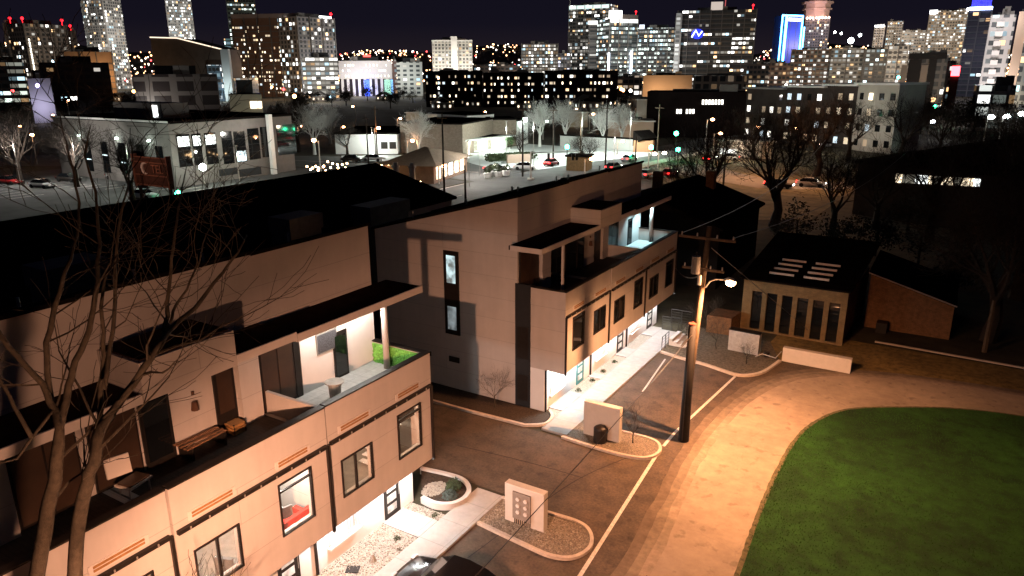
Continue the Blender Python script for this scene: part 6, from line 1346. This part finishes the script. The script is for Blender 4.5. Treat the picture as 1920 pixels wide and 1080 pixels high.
BL = [("office_block", "dense low office block full of lit rooms below the rose tower", 1482, 1555, 120, 92, 700, 24, ("fd1", brown, 3, 3.4, .55, WA, WB, 2.3, .3, .45, .2, 31)),
 ("office_block", "pale low office block with mixed lit rooms right of the rose tower", 1556, 1618, 120, 90, 690, 24, ("fd2", (.24, .23, .21), 3.2, 3.4, .5, WA, WB, 1.8, .3, .45, .4, 32)),
 ("office_block", "dark gridded office block before the white twin slabs", 1619, 1661, 120, 92, 680, 24, ("fd3", (.06, .06, .06), 3.4, 3.4, .5, WA, (.7, .95, 1), 2.2, .3, .45, .2, 33)),
 ("office_block", "pale blocky office right of the dark gridded one", 1661.5, 1702, 120, 86, 670, 24, ("fd4", (.42, .40, .37), 3.4, 3.6, .45, WA, WB, 1.8, .35, .45, .3, 34)),
 ("slab_tower", "left white slab of the twin white slabs", 1638, 1658, 65, 48, 1180, 20, ("fd5", (.62, .57, .52), 3, 3.4, .3, WA, WB, 1.1, .4, .5, .2, 35)),
 ("slab_tower", "right taller white slab of the twin white slabs", 1662, 1691, 62, 40, 1200, 20, ("fd6", (.62, .57, .52), 3, 3.4, .4, WA, WB, 1.3, .4, .5, .2, 36)),
 ("office_block", "long low lit office between white slabs and banded tower", 1690, 1740, 72, 57, 1150, 20, ("fd7", (.30, .28, .26), 3, 3.8, .55, WA, WB, 1.3, .2, .5, .5, 37)),
 ("slab_tower", "tall banded tower with bright balconies right of the white slabs", 1738, 1810, 60, 20, 1040, 26, ("fd8", (.40, .35, .31), 2.7, 3.3, .6, WA, WB, 1.6, .25, .42, .35, 38)),
 ("glass_tower", "dark tower crowned with bright blue sign, right side", 1812, 1855, 50, 16, 620, 24, ("fd9", (.05, .04, .05), 4, 4, .25, WA, WB, 1.8, .2, .5, .6, 39)),
 ("office_block", "mid-height lit block with terrace right of the dark frames", 1742, 1790, 140, 114, 430, 20, ("fd10", (.24, .22, .2), 3, 3.3, .42, WA, WB, 1.6, .35, .4, .3, 40)),
 ("office_block", "dense brown mid-rise at the foot of the rose tower", 1440, 1482, 130, 118, 640, 20, ("fd11", (.14, .09, .07), 3, 3.4, .5, AM, WB, 2, .3, .45, .2, 41)),
 ("office_block", "low amber-lit block left of the blue outlined tower", 1400, 1441, 135, 120, 620, 20, ("fd12", (.18, .14, .11), 3, 3.6, .55, AM, WB, 1.8, .25, .45, .3, 42)),
 ("low_block", "tan windowless low block below the central towers", 1206, 1298, 150, 141, 520, 26, None), ("low_block", "pale colonnaded low block below the wide dark tower", 1300, 1400, 150, 142, 500, 26, ("fd13", (.30, .25, .21), 5, 5, .4, AM, WB, 1.2, .3, .3, 0, 43)),
 ("low_block", "small lit low block below the central towers, left", 1155, 1204, 150, 142, 560, 20, ("fd14", (.2, .16, .13), 4, 4, .6, AM, WB, 2, .2, .4, 0, 44)),
 ("low_block", "white low pavilion left of the blue outlined tower", 1416, 1462, 125, 116, 760, 20, ("fd15", (.45, .44, .42), 6, 5, .5, WB, WB, 2, .2, .5, .2, 45)),
 ("office_block", "amber low-rise beneath the pale slab's right side", 890, 975, 128, 121, 740, 20, ("fd16", (.12, .09, .08), 4, 3.6, .4, AM, WB, 2.6, .3, .5, 0, 46)),
 ("office_block", "small bright block at the foot of the mast tower", 1046, 1070, 115, 100, 760, 20, ("fd17", (.1, .09, .1), 3, 3.5, .55, WA, (.7, .75, 1), 2.4, .3, .45, 0, 47))]
for nm, lb, xl, xr, yr, yt_, d_, dp, fa in BL:
    mm = facade(fa[0], fa[1], *fa[2:5], fa[5], fa[6], fa[7], fa[8], fa[9], fa[10], fa[11]) if fa else mat("tan_block", (.36, .27, .20), .9, .1, .05)
    f = tower(nm, lb, xl, xr, yr, yt_, d_, dp, mm, cat=nm.split("_")[-1] if nm != "office_block" else "office block", roofh=1.5)
    if "blue sign" in lb:
        f.part("blue_crown", emit("blue_crown", (.06, .06, 1), 1.8, True), f.t, 1, f.L - 1, f.h + 1.6, f.h + 13, -4, 0); f.part("crown_bar", emit("crown_bar", (.45, .6, 1), 12), f.t, 0, f.L, f.h - 1, f.h + 1.0, .2, 1)
    if "banded tower with" in lb: f.part("corner_light", emit("corner_light", (.75, .88, 1), 9), f.t, 0, f.L * .2, f.h - 3, f.h + 1, .2, 1); beacon(f, f.L * .98, f.h - 3, (.9, .95, 1), 2, "corner_lamp", 18)
    if "white slab" in lb and "left" in lb: f.part("top_light", emit("corner_light", (1, 1, 1), 9), f.t, 0, f.L * .9, f.h - 1.5, f.h + .5, .2, 1)
    if "windowless" in lb: light("wall_light", f.pt(f.L * .25, 5, 10), 9000, AM, 1, parent=f.t); light("wall_light", f.pt(f.L * .7, 5, 10), 4000, AM, 1, parent=f.t)
    if "pavilion" in lb: f.part("bright_screen", emit("bright_screen", WB, 5), f.t, f.L * .5, f.L, f.h - 9, f.h - 3, .2, .6)
# dark twin-leg frame building and balconied white tower at the right
f = tower("framed_block", "dark block with two thick black legs and flat top on the right", 1704, 1775, 130, 104, 380, 16, facade("fe1", (.12, .11, .1), 3, 3.3, .35, WA, WB, 1.6, .35, .4, .3, 51), cat="building", roofh=.4)
blk = mat("black_frame", (.012, .011, .012), .7); tnf = mat("tan_frame", (.3, .26, .22), .8)
for a_, w_, mm in ((-3, 2.5, tnf), (-.4, 5, blk), (4.8, 2.6, tnf), (7.6, 2.8, blk)): f.part("leg", mm, f.t, a_, a_ + w_, 0, f.h - (1.6 if mm is blk else 4), .2, 1.6)
f.part("top_beam", blk, f.t, -.6, f.L * .95, f.h - 1.5, f.h + 1, .2, 2.0)
f = tower("balcony_tower", "white tower of stacked balconies near the right edge", 1846, 1893, 100, 28, 330, 14, facade("fe2", (.38, .36, .35), 3.2, 3.15, .25, WB, (.6, .9, 1), 1.5, .4, .45, .1, 52), yaw=0.0, roofh=1)
nfl = int(f.h / 3.3)
for k in range(2, nfl): f.part("balcony", mat("balcony_white", (.60, .57, .55), .7), f.t, 2.2, f.L - 3.2, k * 3.3, k * 3.3 + 1.7, .3, 1.6)
light("balcony_light", f.pt(f.L * .4, 14, 14), 9000, (1, .92, .92), 1, parent=f.t); light("balcony_light", f.pt(f.L * .4, 36, 14), 9000, (1, .92, .92), 1, parent=f.t)
f = tower("balcony_tower", "tan windowless flank tower at the right edge of the frame", 1893.5, 1912, 120, 22, 322, 14, mat("tan_flank", (.33, .24, .18), .9), yaw=0.0, roofh=1); light("flank_light", f.pt(f.L * .5, 8, 10), 3000, WARM, 1, parent=f.t)
f = tower("glass_tower", "green-grey glass tower cut by the right edge of the frame", 1912.5, 1970, 120, 35, 318, 14, facade("fe3", (.16, .17, .16), 2.6, 3.2, .5, WB, (.5, .95, 1), 1.3, .25, .4, .2, 53), yaw=0.0, roofh=1)
f = tower("office_block", "low glass pavilion with grey frames under the balcony tower", 1826, 1905, 170, 160, 270, 14, facade("fe4", (.35, .36, .35), 4, 3.6, .45, MERC, WB, 1.0, .2, .3, .2, 54), cat="building", roofh=.4)
f = tower("red_sign", "large red glowing sign between the right-hand towers", 1784, 1800, 132, 124, 420, 3, mat("sign_case", (.05, .01, .01)), cat="sign", body="post", roofh=.2); f.part("sign_face", emit("red_sign_face2", (1, .05, .06), 14), f.t, 0, f.L, f.h - 4.5, f.h, .1, .5)
# dark apartments in the middle with individual windows
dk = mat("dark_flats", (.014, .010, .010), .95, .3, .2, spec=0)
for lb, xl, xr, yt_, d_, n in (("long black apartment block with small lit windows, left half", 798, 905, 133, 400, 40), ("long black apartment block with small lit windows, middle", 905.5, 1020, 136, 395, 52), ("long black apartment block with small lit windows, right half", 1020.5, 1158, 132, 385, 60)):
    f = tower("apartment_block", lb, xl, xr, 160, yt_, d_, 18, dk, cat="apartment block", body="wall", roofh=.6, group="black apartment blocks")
    wins(f, 18, 5, int(n * .8), 1, f.h - 1, .36, .38)
    if "left" in lb: f.part("stair_light_strip", facade("fs1", (.02, .02, .02), 9, 2.6, .98, WB, WB, 6, .02, .5, 0, 61), f.t, f.L * .215, f.L * .215 + .8, 1, f.h - 2, .1, .4)
f = tower("apartment_block", "black brick block behind the green lights with a row of lit windows", 1212, 1400, 215, 172, 215, 16, dk, cat="apartment block", body="wall", roofh=.5)
for k in range(7): a_, z_ = f.uv(1316 + k * 6, 196); winobj(f, a_, a_ + .55, z_, z_ + 1.3, 1)
for k in (0, 1, 3, 4, 5): a_, z_ = f.uv(1268 + k * 6, 213); winobj(f, a_, a_ + .55, z_, z_ + 1.2, 1)
# pale flats with curved white roof edge
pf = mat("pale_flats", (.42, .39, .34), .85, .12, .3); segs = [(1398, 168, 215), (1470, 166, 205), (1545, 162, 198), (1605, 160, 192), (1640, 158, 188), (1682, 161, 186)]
t = empty("curved_flats", D(1540, 240, 205), "long pale block of flats with curved white roof edge behind the bare trees", "apartment block")
for i in range(len(segs) - 1):
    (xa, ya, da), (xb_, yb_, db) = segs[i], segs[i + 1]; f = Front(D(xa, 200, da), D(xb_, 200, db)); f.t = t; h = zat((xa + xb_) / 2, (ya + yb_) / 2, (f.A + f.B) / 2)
    f.part("wall", pf if i >= 3 else mat("shaded_flats_front", (.045, .036, .032), .9, .3, .3), t, 0, f.L, 0, h, -14, 0)  # left segments: same wall with its low light put into the colour
    f.part("roof", white_wall if i > 0 else galv, t, -.4, f.L + .4, h + .01, h + .45, -14.2, 1.2)
    nx = max(2, int(f.L / 2.7))
    for a in range(nx):
        lit_col = rr.random() < (.75 if i < 4 else .15)
        for zf in range(4):
            if rr.random() < .12: continue
            a0 = (a + .3) * f.L / nx; z0 = 1.2 + zf * h / 4.3
            if rr.random() < (.85 if lit_col else .08): winobj(f, a0, a0 + 1.1, z0, z0 + 1.5, rr.choice((0, 1, 3, 3, 4, 5)))
            else: f.part("window", glassdark, t, a0, a0 + 1.1, z0, z0 + 1.5, .02, .08)
    light("flats_light", f.pt(f.L * .5, 7, 9), 900 if i > 2 else 40, (1, .92, .8), .5, parent=t)
for nm, lb, xl, xr, yb_, yt_, d_, mm in (("house", "low dark-roofed building with a white eave line right of the plaza", 1140, 1225, 250, 226, 200, mat("tan_board", (.35, .26, .2))), ("house", "pale gabled upper house above the dark roofs", 1193, 1220, 215, 186, 230, mat("pale_fence", (.4, .4, .38))), ("house", "small buff block behind the leaning pale pole", 1066, 1102, 225, 210, 250, mat("buff_wall", (.36, .33, .25))), ("house", "small buff tower with two arched recesses", 762, 786, 225, 210, 240, mat("buff_wall", (.36, .33, .25))), ("house", "pale flat pavilion behind the brick wing", 802, 835, 225, 214, 230, white_wall), ("canopy_building", "flat bright-edged canopy building beyond the orange-lit road", 1345, 1450, 285, 263, 165, galv)):
    f = tower(nm, lb, xl, xr, yb_, yt_, d_, 10, mm, cat="building", body="wall", roofh=.5)
    f.part("eave", mat("pale_coping", (.6, .6, .6)), f.t, -.5, f.L + .5, f.h - .3, f.h + .008, .02, .7); light("wall_light", f.pt(f.L * .4, f.h * .6, 5), 260 if "canopy" not in lb else 900, WARM, .3, parent=f.t)
    if "canopy" in lb: f.part("lit_front", whitewin, f.t, .5, f.L * .35, .8, 1.9, .1, .2)

# ---------------------------------------------------------------- dark belts of trees, hills, distant lights
dkleaf = mat("night_foliage", (.020, .018, .012), .95, .5, .3)
lt = [leafy_tree("leafy_tree", tuple(G(300, 205)), 10, 100, "dark bushy tree in the belt behind the office roof, leftmost", "dark trees before the city", dkleaf, 1300), leafy_tree("leafy_tree", tuple(G(560, 215)), 11, 101, "dark bushy tree behind the grey office block's right end", "dark trees before the city", dkleaf, 1300)]
rt = random.Random(15)
def unseen_label(k): return "dark bushy tree in the black belt between the streets and the city towers"
spots = []
for k in range(120):
    x = rt.uniform(-40, 1240); y = rt.choice((rt.uniform(168, 190), rt.uniform(190, 228), rt.uniform(160, 175)))
    if 600 < x < 1130 and y > 205: continue
    spots.append((x, y))
for k in range(34): spots.append((rt.uniform(1380, 1960), rt.uniform(232, 262)))
belt = []
for k, (x, y) in enumerate(spots): belt.append(dup(lt[k % 2], tuple(G(x, y)), k * 1.3, unseen_label(k), rt.uniform(.65, 1.15)))
for o in lt: o["label"] = unseen_label(0)
for k, (x, y) in enumerate(((1300, 395), (1490, 470), (1560, 490), (1640, 480), (1720, 500), (1800, 480), (1880, 470), (1700, 440), (1780, 560))): dup(lt[k % 2], tuple(G(x, y)), k, ["dark evergreen beside the black gabled house", "dark evergreen just behind the buff brick building", "dark evergreen behind the buff building's right corner", "dark evergreen behind the sloping brick wall", "dark evergreen right of the sloping brick wall's top", "dark evergreen in the black ground before the hall", "dark evergreen near the right edge before the hall", "dark evergreen close to the hall's left front", "dark evergreen between the brick wall and the short pole"][k], .5, "dark evergreens on the right")
# low dark houses between the trees
rt = random.Random(31)
hm = mat("dark_house_wall", (.10, .085, .075), .9, .2, .3); hroof = mat("dark_shingle", (.03, .026, .024), .9, .3, 1)
t0 = empty("house", (0, 0, 0), "x", "house", "small houses among the dark trees")
q = MB(); q.box(-5, 5, -4, 4, 0, 3.2); q.build("wall", hm, t0); q = MB(); q.xprof([(-5.6, 3.15), (0, 6), (5.6, 3.15), (5.6, 3.3), (0, 6.2), (-5.6, 3.3)], -4.4, 4.4); q.build("roof", hroof, t0)
for a in (-3, 0, 3):
    q = MB(); q.box(a - .5, a + .5, -4.06, -4.01, 1, 2.3); q.build("window", warmwin if a else dimwin, t0)
    q = MB(); q.box(-5.06, -5.01, a - .4, a + .4, 1, 2.3); q.build("window", whitewin if a == 0 else dimwin, t0)
hs_ = [(60, 196), (150, 182), (225, 190), (330, 178), (395, 170), (520, 176), (600, 190), (660, 178), (720, 188), (830, 205), (890, 200), (930, 190), (985, 205), (1040, 196), (1100, 205), (1170, 200), (1240, 200), (1190, 175), (560, 165), (20, 175)]
for k, (x, y) in enumerate(hs_):
    lb = "small dark gabled house among the trees, number of lit windows one, in a belt column"
    dup(t0, tuple(G(x, y)), rt.uniform(.2, .9), "small dark gabled house with dim lit windows among the black trees", rt.uniform(.85, 1.2))
bpy_rm = [t0] + [k for k in bpy.data.objects if k.parent == t0]
for o in bpy_rm: bpy.data.objects.remove(o)
# distant lamps standing among the buildings
rt = random.Random(8); dl = {}
def dlamp(key, rgb, st):
    t = empty("street_lamp", (0, 0, 0), "x", "street lamp", "distant street lamps"); m = MB(); m.tube([(0, 0, 0), (0, 0, 9)], [.14, .09], 4); m.build("pole", darkbark, t)
    m = MB(); m.ball((0, 0, 9.2), .75, 8, 6); m.build("bulb", emit("dl" + key, rgb, st), t); return t
for key, rgb, st in (("o", (1.0, .42, .14), 22), ("w", (1, .92, .8), 16), ("r", (1, .05, .05), 10)): dl[key] = dlamp(key, rgb, st)
words_ = {"o": "small orange street lamp twinkling between the distant buildings", "w": "small white street lamp twinkling between the distant buildings", "r": "small red lamp twinkling between the distant buildings"}
for k in range(230):
    x = rt.uniform(-10, 1930); y = rt.choice((rt.uniform(142, 158), rt.uniform(150, 175), rt.uniform(170, 235)))
    if y > 180 and (rt.random() < .45 or 560 < x < 1100): continue
    key = rt.choices("owr", (.58, .36, .06))[0]; P0 = G(x, y); d_ = math.hypot(P0.x, P0.y)
    dup(dl[key], tuple(P0), 0, words_[key], (1, 1, 1))
for o in list(dl.values()):
    for c in [k for k in bpy.data.objects if k.parent == o] + [o]: bpy.data.objects.remove(c)
for x, y, z, p, c in ((480, 158, 10, 16000, AM), (540, 158, 10, 16000, AM), (590, 162, 8, 9000, AM), (100, 150, 10, 12000, AM), (230, 150, 10, 9000, AM), (890, 150, 12, 16000, AM), (1190, 165, 8, 9000, AM), (1320, 160, 8, 9000, AM), (1420, 155, 10, 14000, AM), (1560, 150, 10, 16000, WARM), (1700, 156, 10, 12000, WARM), (1770, 170, 10, 7000, (1, .5, .3)), (1700, 190, 10, 5000, (.9, 1, 1)), (510, 170, 6, 5000, (.6, 1, .7)), (150, 165, 7, 5000, AM), (960, 155, 10, 12000, AM), (1600, 100, 30, 60000, (.85, 1, 1))):
    P0 = G(x, max(y, 143)); 
    if y < 120: P0 = D(1592, 80, 1500) ; P0.z = 0; z = zat(1597, 76, P0)
    light("city_fill", (P0.x, P0.y, z if y < 120 else z + 6), p * (1 if y < 120 else 4), c, 1.0)  # added fill standing in for city lamps that are not built
P0 = D(1595, 80, 1480); P0.z = 0; zz = zat(1596, 76, P0); t = empty("stadium_light", P0, "brilliant white floodlight cluster on the skyline", "floodlight")
m = MB(); m.tube([P0, P0 + Vector((0, 0, zz))], 1, 5); m.build("mast", galv, t); m = MB(); m.ball(P0 + Vector((0, 0, zz)), 5, 8, 6); m.ball(P0 + Vector((12, 12, zz + 9)), 2.6, 8, 6); m.ball(P0 + Vector((-16, -8, zz + 12)), 2, 8, 6); m.ball(P0 + Vector((-26, -14, zz + 14)), 2, 8, 6); m.build("bulb", emit("stadium", (.9, 1, 1), 25), t)
# hills
hl_ = MB(); hz = mat("night_hill", (.012, .009, .010), 1.0)
rt = random.Random(12); n = 90; rows = ((2300, 0, 0), (3200, 40, 22), (4600, 125, 34), (5200, 60, 20)); pts = []
for d_, h0, amp in rows:
    for i in range(n + 1):
        a = -1.1 + 2.2 * i / n - YAW * 0 ; ang = math.pi / 2 + YAW * 1.0 - a
        h = h0 + amp * (math.sin(i * .31 + d_) + .6 * math.sin(i * .83 + 2)) if h0 else -2
        pts.append((d_ * math.cos(ang), d_ * math.sin(ang), max(-2, h)))
fs = []
for r in range(len(rows) - 1):
    for i in range(n): fs.append((r * (n + 1) + i, r * (n + 1) + i + 1, (r + 1) * (n + 1) + i + 1, (r + 1) * (n + 1) + i))
hl_.add(pts, fs); tag(hl_.build("hills", hz, smooth=True), kind="structure")
def hill_z(d_, i):
    for (d0, h0, a0), (d1, h1, a1) in zip(rows, rows[1:]):
        if d0 <= d_ <= d1:
            H = lambda d, h, a: (h + a * (math.sin(i * .31 + d) + .6 * math.sin(i * .83 + 2))) if h else -2
            s_ = (d_ - d0) / (d1 - d0); return H(d0, h0, a0) * (1 - s_) + H(d1, h1, a1) * s_
    return 0
lo = {"a": MB(), "b": MB(), "c": MB()}
for k in range(1500):
    i = rt.uniform(18, 74); d_ = rt.uniform(2250, 4500); a = -1.1 + 2.2 * i / n; ang = math.pi / 2 + YAW - a; z = hill_z(d_, i) if d_ > 2300 else 0
    r = rt.choice((1.6, 2.0, 2.6, 3.4)) * d_ / 3000; lo[rt.choices("abc", (.55, .36, .09))[0]].ball((d_ * math.cos(ang), d_ * math.sin(ang), z + 9), r, 5, 3)
for k in range(900):
    d_ = rt.uniform(900, 2200); a = rt.uniform(-.75, .75); ang = math.pi / 2 + YAW - a
    lo[rt.choices("abc", (.6, .34, .06))[0]].ball((d_ * math.cos(ang), d_ * math.sin(ang), rt.uniform(7, 14)), rt.choice((.8, 1.2, 1.6)) * d_ / 1300, 5, 3)
for key, rgb, st in (("a", (1, .50, .24), 7), ("b", (1, .88, .74), 7), ("c", (1, .08, .08), 6)): tag(lo[key].build("hillside_lights", emit("hill_" + key, rgb, st)), {"a": "countless tiny orange lights of far streets and hillsides", "b": "countless tiny white lights of far streets and hillsides", "c": "countless tiny red lights of far streets and hillsides"}[key], "distant lights", kind="stuff")

# added fill lights without fixtures, in place of street light on the towers
for x, dd, z, p, c in ((90, 590, 18, 60000, WARM), (190, 900, 40, 200000, WHITE), (338, 950, 60, 200000, WHITE), (500, 545, 14, 22000, AM), (595, 480, 14, 50000, WHITE), (1010, 650, 20, 60000, WARM), (1105, 720, 50, 90000, WHITE), (1165, 700, 40, 50000, COOL), (1235, 700, 30, 50000, WHITE), (1345, 650, 30, 26000, WARM), (1535, 1080, 50, 110000, WARM), (1570, 620, 20, 90000, WARM), (1660, 620, 20, 90000, WARM), (1670, 1090, 60, 300000, WARM), (1770, 960, 60, 260000, WARM), (1835, 560, 30, 50000, (.7, .7, 1)), (1740, 350, 12, 16000, WARM), (1870, 300, 24, 14000, WHITE)):
    p0 = D(x, 120, dd); light("street_fill", (p0.x, p0.y, z), p * .6, c, 3.0)
